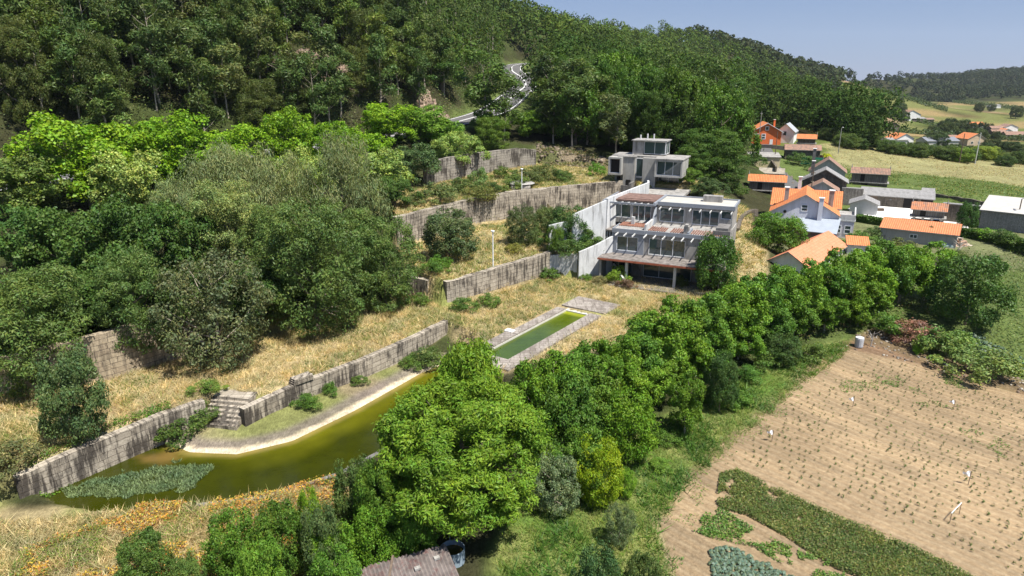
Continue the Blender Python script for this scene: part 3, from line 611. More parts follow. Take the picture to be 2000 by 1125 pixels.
def house(name, label, cat, loc, rz, w, d, h, rh, ridge, wm, rm, wins=(), doors=(), chims=(), group=None, ov=.35, z0=-1.2, trim=None, th=.14):
    e = empty(name, loc, rz, label, cat, group)
    walls(MB(), w, d, h, rh, ridge, z0).build('wall', wm, e)
    if ridge != 'flat': gable_roof(MB(), w, d, h, rh, ridge, ov, th).build('roof', [rm, trim or MCONC], e)
    else: MB().box(-ov, w+ov, -ov, d+ov, h, h+.18).build('roof', rm, e)
    for q in wins: window(e, *q[:4], -.0, **(q[4] if len(q) > 4 else {}))
    for x0, x1, za, zb, dm in doors: MB().box(x0, x1, -.05, .02, za, zb).build('door', dm, e)
    for q in chims: chimney(e, *q)
    return e

# ---------------- the terraced concrete house ----------------
RZ = math.atan2(-.406, .914)
H = empty('terraced_house', (BO[0], BO[1], 0), RZ, 'abandoned three-level concrete house stepping down the slope with rows of beams over its windows', 'house')
MROOFW = mat_plain('pale gravel roof', (.46, .44, .39), .95, .18, .6, .5, (.45, .42, .36))
MROOFB = mat_plain('rusty brown roof', (.21, .135, .11), .95, .45, 1.5)
MDECK = mat_plain('cracked dark decking', (.23, .205, .185), .95, .55, 1.6, .5, (.07, .06, .05))
MGREY = mat_plain('grey metal cladding', (.27, .29, .32), .6, .12, .8)
MB().box(1.6, 14.6, -1.6, 9, -.5, .14).box(10.5, 15.5, -1.0, 1.5, -.4, -.02).build('floor_slab', MDECK, H)
MB().box(-.1, 14.5, -.1, 3.6, 2.72, 3.0).build('terrace_slab', MDECK, H)
MB().box(-.16, 14.56, -.16, -.1, 2.74, 2.95).build('slab_edge', MRED, H)
MB().box(.05, .3, .1, 4, -.3, 2.72).box(14.2, 14.45, .2, 4, -.3, 2.72).box(.3, 3.2, 4.0, 4.2, .14, 2.72).box(3.2, 4.6, 3.6, 3.9, .14, 2.72).box(10.7, 12.0, 3.6, 3.9, .14, 2.72).box(12.9, 14.2, 3.6, 3.9, .14, 2.72).box(4.6, 10.7, 3.6, 3.9, 2.45, 2.72).build('ground_wall', MCONC, H)
for x in (3.4, 9.2): MB().box(x-.16, x+.16, .25, .57, .14, 2.72).build('column', MCONCL, H)
m = MB(); m.bar((3.4, -.5, .1), (1.2, 2.2, 1.3), .2, 1.2); m.build('stair_parapet', MCONCL, H)
window(H, 4.7, 10.6, .2, 2.44, 3.62, 3); window(H, .6, 3.1, .3, 2.6, 3.98, 3, mat=MMETAL)
MB().box(12.0, 12.9, 3.9, 3.95, .14, 2.72).build('doorway', MDARK, H)
for k in range(7): MB().bar((3.9+k*.17, 1.2+k*.1, .16), (3.6+k*.12, 3.2, 1.9-.12*k), .06, .1).build('loose_board', MCONCD, H)
# middle storey
def facade(y, x0, x1, z0, z1, wins, mat, th=.25, back=4):
    m = MB(); ws = sorted(wins); x = x0
    for a, b, c, d in ws:
        if a > x: m.box(x, a, y, y+th, z0, z1)
        m.box(a, b, y, y+th, d, z1)
        if c > z0: m.box(a, b, y, y+th, z0, c)
        x = b
    if x < x1: m.box(x, x1, y, y+th, z0, z1)
    return m
facade(3.0, .8, 4.7, 3.0, 5.8, [(1.3, 4.0, 3.35, 5.15)], MGREY).build('wall', MGREY, H)
facade(3.2, 4.7, 14.3, 3.0, 5.8, [(5.3, 9.7, 3.15, 5.2), (11.2, 13.6, 3.15, 5.2)], MCONC).build('wall', MCONC, H)
window(H, 1.3, 4.0, 3.35, 5.15, 3.12, 2); window(H, 5.3, 9.7, 3.15, 5.2, 3.34, 3); window(H, 11.2, 13.6, 3.15, 5.2, 3.34, 2)
MB().box(14.05, 14.3, 3.45, 14, 3.0, 5.8).build('side_wall', MCONC, H); MB().box(.8, 1.05, 3.25, 9.5, 3.0, 5.8).build('side_wall', MCONC, H)
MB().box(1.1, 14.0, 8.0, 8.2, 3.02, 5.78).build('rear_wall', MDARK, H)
# terraces of the middle storey: roof slab, parapet coping, rusty slats
MB().box(.8, 4.7, 3.0, 9.3, 5.8, 5.98).box(4.7, 14.3, 3.2, 9.3, 5.8, 5.95).build('roof_terrace', MCONC, H)
MB().box(.7, 4.8, 2.86, 3.0, 5.6, 6.12).box(.7, .84, 3.0, 6.2, 5.99, 6.12).box(4.8, 14.4, 3.05, 3.2, 5.62, 6.1).box(9.8, 10.0, 3.2, 6.0, 5.96, 6.3).build('coping', MGREY, H)
m = MB()
for k in range(34):
    x = 5.0+k*.27
    if k in (8, 9, 16, 17) or x > 13.8: continue
    m.box(x, x+.12, 3.6+.08*(k % 3), 6.3-.1*(k % 4), 5.97, 6.09)
m.build('slats', mat_plain('rusted slats', (.27, .14, .105), .9, .6, 2), H)
m = MB()
for k in range(16): m.box(.95+k*.23, 1.08+k*.23, 5.2, 7.6, 6.0, 6.1)
m.build('slats', mat_plain('rusted clay slats', (.33, .16, .11), .9, .5, 2), H)
MB().box(9.3, 9.9, 3.6, 4.4, 5.96, 6.9).box(9.42, 9.78, 3.5, 4.2, 6.9, 7.15).build('roof_vent', MCONC, H)
MB().box(4.5, 4.75, 3.8, 7.8, 5.96, 6.7).build('parapet', MCONCL, H)
MB().box(2.2, 2.6, 6.3, 6.7, 5.99, 7.0).build('flue', MCONCL, H)
m = MB().box(12.9, 14.3, 4.4, 7.2, 5.96, 6.9); m.box(12.6, 14.6, 4.1, 4.3, 4.2, 6.6); m.build('stair_block', MCONCD, H)
# pergola fins over the middle windows
for x in list(np.arange(1.5, 4.6, 1.05))+list(np.arange(5.0, 14.2, 1.12)):
    MB().bar((x, 2.9 if x < 4.7 else 3.1, 5.62), (x-.05, 1.55, 5.52), .09, .16).build('beam', MCONCL, H)
# top storey
facade(9.3, -1.5, 4.7, 5.6, 8.5, [(-1.25, 1.35, 6.25, 8.0), (1.5, 4.0, 5.98, 8.0)], MCONC).build('wall', MCONC, H)
window(H, -1.25, 1.35, 6.25, 8.0, 9.42, 2); window(H, 1.5, 4.0, 5.98, 8.0, 9.42, 3)
facade(9.0, 4.7, 14.2, 5.6, 8.4, [(5.2, 8.3, 6.2, 8.0), (9.3, 12.6, 6.15, 8.0), (12.8, 14.1, 7.1, 8.1)], MCONC).build('wall', MCONC, H)
window(H, 5.2, 8.3, 6.2, 8.0, 9.12, 2); window(H, 9.3, 12.6, 6.15, 8.0, 9.12, 3); window(H, 12.8, 14.1, 7.1, 8.1, 9.12, 1)
MB().box(-1.5, -1.25, 9.55, 14.2, 5.0, 8.5).build('side_wall', MCONC, H); MB().box(13.95, 14.2, 9.25, 14.2, 3.0, 8.4).build('side_wall', MCONC, H); MB().box(-1.2, 13.9, 14.0, 14.2, 3.0, 8.4).build('back_wall', MCONC, H)
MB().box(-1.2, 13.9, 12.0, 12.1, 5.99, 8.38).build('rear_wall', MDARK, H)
m = MB(); m.face([(4.6, 8.98, 8.3), (4.6, 7.0, 6.0), (4.85, 7.0, 6.0), (4.85, 8.98, 8.3)]); m.face([(4.6, 8.98, 6.0), (4.6, 7.0, 6.0), (4.6, 8.98, 8.3)]); m.face([(4.85, 7.0, 6.0), (4.85, 8.98, 6.0), (4.85, 8.98, 8.3)]); m.build('buttress', MGREY, H)
MB().box(-1.7, 4.7, 9.1, 14.4, 8.5, 8.68).box(-1.5, 4.5, 9.9, 14.2, 8.68, 8.74).build('roof', MROOFB, H)
MB().box(-1.9, 4.9, 6.9, 7.08, 8.46, 8.66).box(-1.9, -1.72, 7.08, 14.4, 8.46, 8.78).box(4.7, 4.95, 7.08, 14.4, 8.46, 8.82).build('coping', MGREY, H)
MB().box(4.95, 14.2, 8.9, 14.4, 8.4, 8.58).build('roof', MROOFW, H)
MB().box(4.96, 14.45, 8.7, 8.9, 8.3, 8.78).box(14.2, 14.4, 8.9, 14.4, 8.38, 8.76).box(4.96, 14.4, 14.4, 14.6, 8.38, 8.75).build('coping', MGREY, H)
MB().box(10.0, 12.4, 12.2, 13.3, 8.58, 9.35).build('roof_box', MCONC, H)
for x in np.arange(-1.4, 4.7, .85): MB().bar((x, 9.28, 8.3), (x, 7.08, 8.46), .10, .18).build('beam', MCONCL, H)
for x in np.arange(5.4, 14.2, 1.25): MB().bar((x, 8.98, 8.12), (x-.05, 7.6, 8.0), .09, .16).build('beam', MCONCL, H)
# side deck with its grating
MB().box(-4.2, .78, 5.8, 9.2, 5.0, 5.22).build('deck', MDECK, H)
m = MB()
for k in range(15): m.box(-4.1+k*.33, -3.98+k*.33, 5.9, 6.0, 4.2, 5.0)
m.box(-4.2, .7, 5.92, 5.98, 4.1, 4.2); m.build('grating', MCONCL, H)
MB().box(-4.0, .7, 7.6, 7.8, 2.5, 5.0).build('deck_wall', MCONCD, H)
MCW = mat_plain('whitewashed concrete', (.63, .64, .64), .9, .2, .7, .85, (.20, .195, .19))
wall('concrete_wall', [(8.2, 81.2), (10.4, 82.1), (12.5, 83.0)], -.4, [3.5, 4.2, 5.1], .28, MCW, 'pale wing wall in front of the lowest storey of the terraced house', rough=.0)
wall('concrete_wall', [(4.7, 82.7), (8.1, 81.9)], -.4, [2.7, 3.1], .3, MCW, 'low streaked concrete wall between the granite wall and the pale wing wall', rough=.02)
wall('concrete_wall', [(7.6, 84.5), (12.0, 86.4)], 2.2, [7.5, 9.0], .28, MCW, 'upper pale wing wall rising towards the top storey of the terraced house', rough=.0)
wall('concrete_wall', [(4.6, 83.6), (6.9, 84.4)], 2.4, [6.3, 6.7], .28, MCW, 'short stepped end of the upper pale wall behind the bushes', rough=.0)
wall('concrete_wall', [(12.1, 86.7), (15.6, 93), (19.0, 99.8), (21.4, 107), (22.2, 111.5)], 2.4, [9.15, 9.1, 8.9, 8.2, 7.9], .3, MCW, 'long pale parapet wall climbing from the terraced house to the concrete tower', rough=.0)

# ---------------- the concrete tower house ----------------
TW = empty('tower_house', (18.6, 114.9, -.45), RZ, 'abandoned concrete tower house with two jutting box windows and a glazed top room', 'house')
TW.scale = (.90, 1, 1)
MTC = mat_plain('stained light concrete', (.40, .39, .36), .9, .2, .8, .65, (.16, .15, .14))
MB().box(0, 2.1, 0, 5, 5.5, 11.7).box(3.6, 6.0, 0, 5, 5.5, 11.7).box(2.1, 3.6, .9, 5, 5.5, 11.7).box(-1.9, 0, 1.2, 5, 5.5, 8.8).box(6.0, 10.2, 2.6, 6, 5.5, 9.0).build('wall', MTC, TW)
def boxwin(x0, x1, y0, y1, z0, z1, t=.28, rec=.6, n=1):
    b = MB().box(x0, x1, y0, y1, z0, z0+t).box(x0, x1, y0, y1, z1-t, z1).box(x0, x0+t, y0, y1, z0+t, z1-t).box(x1-t, x1, y0, y1, z0+t, z1-t).box(x0+t, x1-t, y1-.2, y1, z0+t, z1-t).build('bay', MTC, TW)
    window(b, x0+t, x1-t, z0+t, z1-t, y0+rec, n, glass=MDARK if n == 1 else None); return b
boxwin(-2.5, -.05, -1.3, 3.6, 8.85, 11.75); boxwin(6.3, 11.2, -2.0, 3.2, 9.0, 11.75, n=3)
window(TW, 2.15, 3.55, 5.9, 8.4, .88, 1); window(TW, 2.15, 3.55, 8.5, 11.5, .88, 1)
window(TW, 6.1, 9.8, 6.5, 8.85, 2.58, 2)
MB().box(.6, 1.5, -.04, .01, 6.5, 8.0).build('doorway', MDARK, TW); MB().box(-1.5, -.8, 1.15, 1.21, 7.7, 8.3).build('opening', MDARK, TW)
m = MB().box(-2.5, 6.1, 1.0, 5.6, 11.75, 11.92).box(-1.2, 2.2, -.15, 1.0, 11.7, 11.86).box(6.1, 11.3, -2.1, 4.6, 11.752, 11.93); m.build('roof', MCONC, TW)
m = MB().box(.9, 3.0, 2.4, 6, 11.92, 14.2).box(3.0, 7.1, 5.4, 5.6, 11.92, 14.2); m.build('top_room', MCONC, TW)
window(TW, 3.05, 7.0, 12.1, 14.15, 2.6, 2); window(TW, 2.6, 5.4, 12.1, 14.15, 0, 2, face='r', xf=7.05)
MB().box(.7, 7.3, 2.1, 6.2, 14.2, 14.36).build('top_roof', MCONC, TW)
m = MB().bar((3.1, 3.0, 14.0), (5.2, 3.0, 12.2), .1); m.build('brace', MWFR, TW)
for x, z in ((1.9, .75), (3.2, .95), (4.4, .95)): MB().box(x, x+.2, 3.6, 3.8, 14.36, 14.36+z).build('flue', MWHITE, TW)
MB().box(1.9, 2.3, -2.6, -.1, 5.5, 7.8).box(.4, 1.9, -2.6, -2.4, 5.5, 7.4).build('entrance_wall', MCONCD, TW)
MB().box(3.4, 12.6, -6.6, 2.4, 6.6, 6.95).build('terrace_slab', MCONC, TW)
MB().box(4.2, 12.4, -6.6, -6.35, 2.5, 6.6).box(12.2, 12.4, -6.3, 2, 2.5, 6.6).build('brick_wall', mat_stone('orange brick', (.60, .19, .075), (.52, .16, .06), (.38, .2, .12), (.35, .16, .1), .3, .12, .4), TW)
MB().box(6.4, 6.75, -6.72, -6.62, 2.5, 6.6).build('pier', MWHITE, TW); MB().box(8.0, 10.6, -6.7, -6.62, 3.4, 6.1).build('opening', MDARK, TW)
# lawn walls and steps right of the terraced house
wall('garden_wall', [P(1440, 452, 3), P(1446, 430, 3.8), P(1460, 418, 4), P(1478, 414, 4)], 1.5, [3.5, 4.2, 4.5, 4.5], .5, MRUB, 'curved low stone wall on the dry slope right of the terraced house')
wall('garden_wall', [P(1444, 462, 2), P(1470, 484, 1), P(1474, 505, .3), P(1466, 540, 0), P(1455, 565, -.3)], -1.0, [2.3, 1.5, .9, .5, .3], .6, MRUB, 'low stone wall running down the dry slope below the village house')

# ---------------- village ----------------
def at(u, v, Y): x, y, z = PD(u, v, Y); return (x, y, z)
MGAB = mat_plain('lavender white plaster', (.66, .68, .74), .85, .15, .6, .5, (.42, .43, .46))
MLAV = mat_plain('pale lavender plaster', (.62, .58, .62), .85, .1)
def fp(u, Y, z, w, off=0.0):
    # front-left corner seen at column u, distance Y; the front is turned square to the lane
    x = _ray(u, 430)[0]*(Y*CP+(HC-z)*SP); return (x, Y, z), -math.atan2(x+w*.45, Y)+off
def fb(u, v, z, wpx, off=0.0):
    # front-left base corner at pixel (u, v), front square to the camera: location, rotation, width
    x, y = P(u, v, z); dep = y*CP+(HC-z)*SP; w_ = wpx*dep/FP; return (x, y, z), -math.atan2(x+w_*.45, y)+off, w_
GZ = 0.3
GL_, GR_ = fb(1500, 462, GZ, 124)[:2]
G = house('village_house', 'white gabled village house with orange roof and several chimneys', 'house', GL_, GR_, 9.4, 9.5, 4.0, 2.75, 'y', MGAB, MORANGE,
          wins=[(4.2, 5.15, 4.3, 5.35, dict(n=1, rows=2, fr=.1))], ov=.3)
m = MB(); gable_roof(m, 9.9, 5.6, 4.3, 2.1, 'x', .25); o = m.build('cross_roof', [MORANGE, MCONC], G); o.location = (-.15, 4.6, 0.02)
walls(MB(), 9.7, 5.4, 4.3, 2.0, 'x').build('cross_wall', MGAB, G).location = (-.05, 4.7, 0)
chimney(G, 1.9, 3.8, 4.4, 7.3, .62, MCONC); chimney(G, 8.3, 3.8, 4.4, 7.2, .7, MCONC); chimney(G, 6.9, -.35, 2.6, 6.6, .62, MGAB); chimney(G, 3.6, 8.6, 5.2, 8.4, .5, MWHITE)
m = MB().tube([(2.0, .02, 4.1), (2.0, -.1, 4.1)], [.24, .24], 14); m.build('vent_hole', MDARK, G)
# grey lean-to, brown wall, flat-roofed annex
l_, r_ = fb(1546, 474, GZ, 76, -.10)[:2]
LT = empty('lean_to', l_, r_, 'grey metal lean-to roof over a brown wall against the white gabled house', 'lean-to')
m = MB(); gable_roof(m, 5.8, 3.6, 1.9, 1.6, 'lean', .15, .1); m.build('roof', [mat_plain('pale zinc sheet', (.34, .38, .43), .7, .12), MMETAL], LT); walls(MB(), 5.8, 3.6, 1.9, 1.6, 'lean').build('wall', mat_plain('brown boards', (.16, .11, .10), .9, .3, 3), LT)
l_, r_ = fb(1622, 468, GZ, 38)[:2]
AN = empty('annex', l_, r_, 'pale flat-roofed annex with two white windows at the right of the gabled house', 'annex')
MB().box(0, 2.9, 0, 4.2, -1, 3.0).build('wall', MLAV, AN); m = MB().box(-.12, 3.02, -.12, 4.3, 3.0, 3.15); m.box(-.08, 2.98, -.08, .1, 3.15, 4.0); m.box(2.8, 2.98, .1, 8, 3.15, 3.9).box(-.08, .1, .1, 8, 3.15, 3.85); m.build('parapet', MCONCL, AN)
MB().box(.1, 2.8, .1, 8, 2.9, 3.17).box(0, 2.9, 4.3, 8, -1, 2.9).build('roof_terrace', MCONC, AN)
window(AN, .3, 1.25, 1.1, 2.4, 0, 1, rows=2, fr=.11); window(AN, 1.65, 2.6, 1.1, 2.4, 0, 1, rows=2, fr=.11)
# long orange roof in front
MOR2 = mat_tile('salmon roof tiles', (.76, .30, .17), (.68, .25, .13), (.46, .22, .12), .2)
x0, y0, z0_ = at(1508, 517, 86); 
BR = house('outbuilding', 'long white outbuilding with a bright orange tiled roof in front of the gabled house', 'outbuilding', (36.8, 81.9, -.9), .863, 15.3, 4.9, 2.3, 1.5, 'x', MWHITE, MOR2, wins=[(.5, 1.3, .4, 1.2, dict(n=1))], ov=.45)
house('outbuilding', 'small shed with orange tiles behind the long outbuilding', 'shed', (47.2, 93.4, GZ), -.35, 2.6, 2.6, 1.1, .7, 'lean', MWHITE, MORANGE, ov=.2)
# houses behind the gabled house
MPL = mat_plain('light grey plaster', (.52, .50, .47), .85, .2, .8, .5, (.26, .24, .22))
x, y, z = at(1570, 372, 112)
house('village_house', 'light grey gabled house with mottled clay tiles just behind the white gabled house', 'house', *fb(1569, 402, 1.0, 58), 4.6, 3.0, 1.6, 'y', MPL, MOLDT, wins=[(2.3, 3.3, 1.2, 2.3, dict(n=2))], ov=.3)
house('village_house', 'grey-roofed house with dark stone gable in the middle of the row', 'house', *fb(1563, 388, 1.2, 78), 5.0, 3.6, 2.2, 'y', MRUB, MFIBRE, ov=.35, chims=[(1.6, .5, 3.4, 7.4, .55, MCONCD)])
house('village_house', 'house with red-brown clay roof at the back of the row', 'house', *fb(1577, 367, 1.6, 63), 5.5, 3.6, 2.5, 'y', MPL, MOLDT, ov=.35, chims=[(.5, .5, 3.4, 8.2, .6, MCONCD)])
# utility poles
def pole(x, y, z, h, label, arm=0, lamp=False, cat='utility pole', mat=None, r=.11, group=None, name='utility_pole'):
    e = empty(name, (x, y, z), 0, label, cat, group); MB().tube([(0, 0, -.4), (0, 0, h)], [r, r*.7], 8).build('pole', mat or MWOOD, e)
    if arm: MB().box(-arm, arm, -.05, .05, h-.6, h-.48).build('crossarm', mat or MWOOD, e)
    if lamp:
        l = MB().bar((0, 0, h), (0, -.45, h+.15), .07); l.build('bracket', MMETAL, e); MB().box(-.14, .14, -.85, -.35, h+.1, h+.22).build('lamp', MWFR, e)
    return e
x, y, z = at(1580, 400, 108); pole(*P(1580, 404, 1.0), 1, 6.8, 'dark utility pole between the white gabled house and the grey plaster house', .4)
x, y, z = at(1583, 320, 124); None
# granaries (horreo)
def granary(label, loc, rz, w, d, h, legs, base, roofm, bodym=None, roofh=.9, group=None, door=True):
    e = empty('raised_granary', loc, rz, label, 'granary', group)
    MB().box(0, w, 0, d, 0, base).build('base', MRUB, e)
    if legs:
        for k in range(4): MB().box(.2+k*(w-.8)/3, .6+k*(w-.8)/3, .2, d-.2, base, base+legs).build('leg', MCONC, e)
    MB().box(-.3, w+.3, -.3, d+.3, base+legs, base+legs+.16).build('ledge', MCONC, e)
    zb = base+legs+.16; MB().box(.05, w-.05, .05, d-.05, zb, zb+h).build('body', bodym or MCONCD, e)
    m = MB()
    for k in range(int(w/.35)): m.box(.1+k*.35, .18+k*.35, .0, .05, zb, zb+h)
    m.build('battens', MWOOD, e)
    r = MB(); gable_roof(r, w, d, zb+h, roofh, 'x', .3, .12); r.build('roof', [roofm, MCONC], e)
    if door: MB().box(w*.25, w*.25+.8, -.03, .04, zb, zb+h-.1).build('door', MDARK, e); MB().box(w*.3, w*.3+1.2, -.03, .02, .1, base-.1).build('opening', MDARK, e)
    for xx in (-.15, w+.15): MB().tube([(xx, d/2, zb+h+roofh), (xx, d/2, zb+h+roofh+.3), (xx, d/2, zb+h+roofh+.75)], [.14, .10, .03], 6).build('finial', MCONC, e)
    return e
granary('granary with an orange roof standing on legs over a stone base beside the lane', *fb(1459, 396, 1.2, 66)[:2], 6.3, 2.2, 1.75, .8, 1.6, MORANGE)
granary('large stone granary with a door at each level at the edge of the hay field', *fb(1659, 371, 1.0, 66)[:2], 6.9, 2.6, 1.9, 0, 1.7, MOLDT)
granary('small tiled granary on a concrete ledge at the right end of the white yard', *fb(1778, 434, .7, 56)[:2], 4.7, 2.0, 1.3, .5, .45, mat_tile('orange patched tiles', (.62, .25, .12), (.35, .2, .14), (.4, .3, .24), .5))
house('ruined_shed', 'crumbling stone shed by the lane behind the orange-roofed granary', 'shed', *fb(1482, 352, 2.2, 44), 3, 1.6, .9, 'x', MRUB, mat_plain('collapsed roof', (.36, .32, .26), .95, .4, 2), ov=.2)
house('garage', 'small grey gabled garage at the left of the white yard', 'garage', *fb(1658, 418, .7, 48), 4.4, 1.9, .9, 'y', mat_plain('pale cement', (.50, .50, .49), .9, .15, .8, .3, (.3, .3, .3)), MFIBRE, ov=.3)
house('barn', 'long low stone barn with grey corrugated roof along the back of the yard', 'barn', *fb(1678, 401, .7, 122), 4, 2.0, .9, 'lean', MRUB, MFIBRE, doors=[(1.6, 2.9, 0, 2.0, MWOOD), (7.2, 9.4, 0, 2.15, MDARK), (9.9, 11.8, 0, 2.1, MDARK)], wins=[(4.8, 5.3, 1.3, 1.7, dict(n=1, mat=MWOOD))], ov=.25)
o = house('shed', 'leaning grey board shed at the right end of the long barn', 'shed', *fb(1796, 404, .7, 19), 3.4, 2.3, .7, 'lean', mat_plain('grey boards', (.27, .26, .24), .9, .3, 3), MFIBRE, ov=.2)
house('stone_building', 'roofless stone yard building beside the climbing plant', 'building', *fb(1838, 433, .7, 66), 3, 2.7, .35, 'leanback', MRUB, MFIBRE, ov=.2)
house('stone_building', 'grey stone store with a patch of climbers left of the long barn', 'building', *fb(1640, 398, .9, 38), 3.0, 2.7, .3, 'leanback', mat_stone('lichened masonry', (.36, .34, .31), (.3, .28, .25), amt=.6, bw=.5, bh=.25), MCONC, ov=.0)
house('barn', 'large grey block barn with a pale roof at the right edge', 'barn', *fb(1910, 448, .5, 130, -.10), 6.5, 3.1, 1.5, 'y' if False else 'lean', mat_stone('grey blockwork', (.42, .41, .40), (.36, .355, .35), (.2, .2, .2), (.15, .15, .15), .4, .2, .4), mat_plain('pale fibre roof', (.48, .46, .42), .9, .15), ov=.3)
house('shed', 'long shed with a clean orange-red roof in front of the clipped hedge', 'shed', *fb(1717, 471, .5, 126, -.06), 3.6, 2.0, .95, 'lean', mat_plain('grey cement wall', (.36, .345, .33), .9, .2, .8, .4, (.2, .19, .18)), mat_tile('red-orange roof', (.68, .25, .11), (.56, .2, .09), (.4, .2, .12), .3), wins=[(3.8, 4.8, 1.0, 1.6, dict(n=2))], ov=.25)
hl, hr_, _ = fb(1742, 474, .4, 30)
o = empty('hutch', hl, hr_, 'low wooden rabbit hutch with a pink roof against the long shed', 'hutch'); MB().box(0, 2.8, 0, .9, 0, .9).build('box', MWOOD, o); MB().box(-.2, 3.0, -.3, 1, .98, 1.04).build('roof', mat_plain('salmon sheet', (.66, .38, .25)), o)
for k in range(4): MB().box(.15+k*.66, .68+k*.66, -.02, .0, .2, .75).build('cage_door', MDARK, o)
YP = [P(u, v, .86) for u, v in ((1700, 424), (1782, 441), (1890, 452), (1893, 440), (1850, 425), (1815, 406), (1760, 401), (1676, 399), (1655, 408))]
o = npmesh('concrete_yard', [(x, y, .86) for x, y in YP], [list(range(len(YP)))], mat_plain('white yard concrete', (.78, .76, .72), .9, .1, .4)); tag(o, kind='structure')
# tank, rubble
def lumps(name, cx, cy, cz, rx, ry, rz_, n, s, mats, label, cat, cols):
    V, F, K = [], [], []
    for i in range(n):
        a = rng.uniform(0, 6.283); r = math.sqrt(rng.uniform(0, 1)); x = cx+rx*r*math.cos(a); y = cy+ry*r*math.sin(a); z = cz+rz_*(1-r**1.5)*rng.uniform(.2, 1); q = s*rng.uniform(.5, 1.4)
        p = rng.normal(0, 1, (8, 3))*.12*q+np.array([(i_ & 1)-.5, ((i_ >> 1) & 1)-.5, ((i_ >> 2) & 1)-.5] if False else [0, 0, 0])
        cb = np.array([((k & 1)-.5, ((k >> 1) & 1)-.5, ((k >> 2) & 1)-.5) for k in range(8)])*q*np.array([1.3, 1, .7])+p
        t = rng.uniform(0, 6.283); c_, s_ = math.cos(t), math.sin(t); cb = cb@np.array([[c_, s_, 0], [-s_, c_, 0], [0, 0, 1]])
        b = len(V); V += [tuple(v+np.array([x, y, z])) for v in cb]; F += [(b+a_, b+b_, b+c2, b+d_) for a_, b_, c2, d_ in ((0, 2, 3, 1), (4, 5, 7, 6), (0, 1, 5, 4), (2, 6, 7, 3), (0, 4, 6, 2), (1, 3, 7, 5))]; K += [cols[rng.integers(len(cols))]]*8
    o = npmesh(name, V, F, mats, np.array(K)*rng.uniform(.7, 1.2, (len(K), 1))); return tag(o, label, cat)
MLUMP = mat_ground('rubble', .3, .4)
rx_, ry_ = P(1862, 482, .4)
lumps('rubble_heap', rx_, ry_, .3, 2.6, 1.8, 1.6, 420, .3, MLUMP, 'heap of broken roof tiles and stones beside the long shed', 'rubble heap', [(.50, .32, .22), (.52, .42, .33), (.40, .24, .16), (.55, .48, .4)])
lumps('rubble_heap', 66.0, 130.5, 2.0, 1.5, 1.2, .9, 160, .28, MLUMP, 'small pile of old tiles beside the large stone granary', 'rubble heap', [(.45, .22, .14), (.35, .2, .15), (.4, .33, .27)]) if False else lumps('rubble_heap', *P(1735, 368, 1.0), .9, 1.8, 1.2, .9, 180, .28, MLUMP, 'small pile of old tiles right of the large stone granary', 'rubble heap', [(.45, .22, .14), (.35, .2, .15), (.4, .33, .27)])
e = empty('water_tank', (*P(1848, 488, .3), .3), -.3, 'pale plastic tank lying beside the heap of rubble', 'tank'); MB().tube([(-.8, 0, .55), (-.78, 0, .55), (.78, 0, .55), (.8, 0, .55)], [.3, .55, .55, .3], 14).build('tank', mat_plain('pale green plastic', (.34, .42, .40), .5, .1), e, True); MB().box(-.6, .6, -.35, .35, -.1, .12).build('cradle', MWOOD, e)
# lane side walls, upper lane buildings
wall('stone_wall', [(58.8, 137), (57.2, 128), (55.6, 121), (54.4, 117.5)], 1.2, [5.2, 4.4, 3.6, 3.2], .5, MRUB, 'rough stone wall along the right side of the village lane', rough=.12)
wall('stone_wall', [(57.6, 150), (60.5, 163)], 1.2, [5.4, 6.4], .4, MRUB, 'low stone wall along the left side of the upper lane', rough=.1)
house('garage', 'cream coloured building beside the bend of the lane', 'garage', *fp(1462, 158, 3.6, 7, .1), 6.6, 6, 2.9, .4, 'lean', mat_plain('cream render', (.66, .57, .36), .85, .12, .5, .3, (.4, .34, .22)), MCONC, ov=.2)
OH = house('village_house', 'bright orange house with white eaves high on the lane', 'house', *fp(1466, 193, 5.6, 8, .16), 7.8, 8, 4.0, 2.2, 'y', mat_plain('orange render', (.72, .17, .055), .85, .08), MORANGE, wins=[(1.0, 2.1, 1.9, 3.4, dict(n=1, fr=.15, rows=2)), (2.6, 3.7, 1.9, 3.4, dict(n=1, fr=.15, rows=2)), (3.4, 4.4, 4.3, 5.4, dict(n=1, fr=.15))], doors=[(4.9, 5.7, .1, 1.9, MWHITE)], chims=[(5.9, 1.5, 4.5, 7.2, .45, mat_flat('orange chimney', (.68, .18, .06)))], ov=.5, trim=MWFR)
house('extension', 'orange roofed extension at the left of the orange house', 'extension', *fp(1450, 196, 5.6, 3, .16), 2.8, 6, 3.2, 1.6, 'x', mat_plain('orange render two', (.70, .2, .07), .85, .08), MORANGE, ov=.3)
house('village_house', 'white house with grey roof beside the bright orange house', 'house', *fp(1514, 196, 5.2, 5, -.12), 4.6, 7, 4.2, 2.0, 'y', MWHITE, mat_plain('grey slate roof', (.36, .38, .40), .7, .15), wins=[(1.6, 2.7, 3.0, 4.4, dict(n=1, fr=.14))], ov=.35)
wall('stone_wall', [(64.5, 187), (69, 185.5), (75, 184), (80, 183)], 3.5, [6.8, 6.6, 6.2, 5.6], .4, mat_plain('dark wall', (.12, .11, .10), .9, .3), 'dark retaining wall below the bright orange house', rough=.05)
house('stone_building', 'stone outbuilding with clay roof next to the green gate', 'outbuilding', *fp(1532, 172, 3.8, 8, .1), 8.0, 4, 3.0, 1.0, 'x', MRUB, MOLDT, ov=.3)
e = empty('gate', (70.6, 168.5, 3.6), -.3, 'green sheet gate in front of the stone outbuilding on the lane', 'gate'); MB().box(0, 2.4, 0, .06, 0, 1.7).box(2.48, 4.9, 0, .06, 0, 1.7).build('panel', mat_plain('green paint', (.02, .20, .13), .6, .1), e)
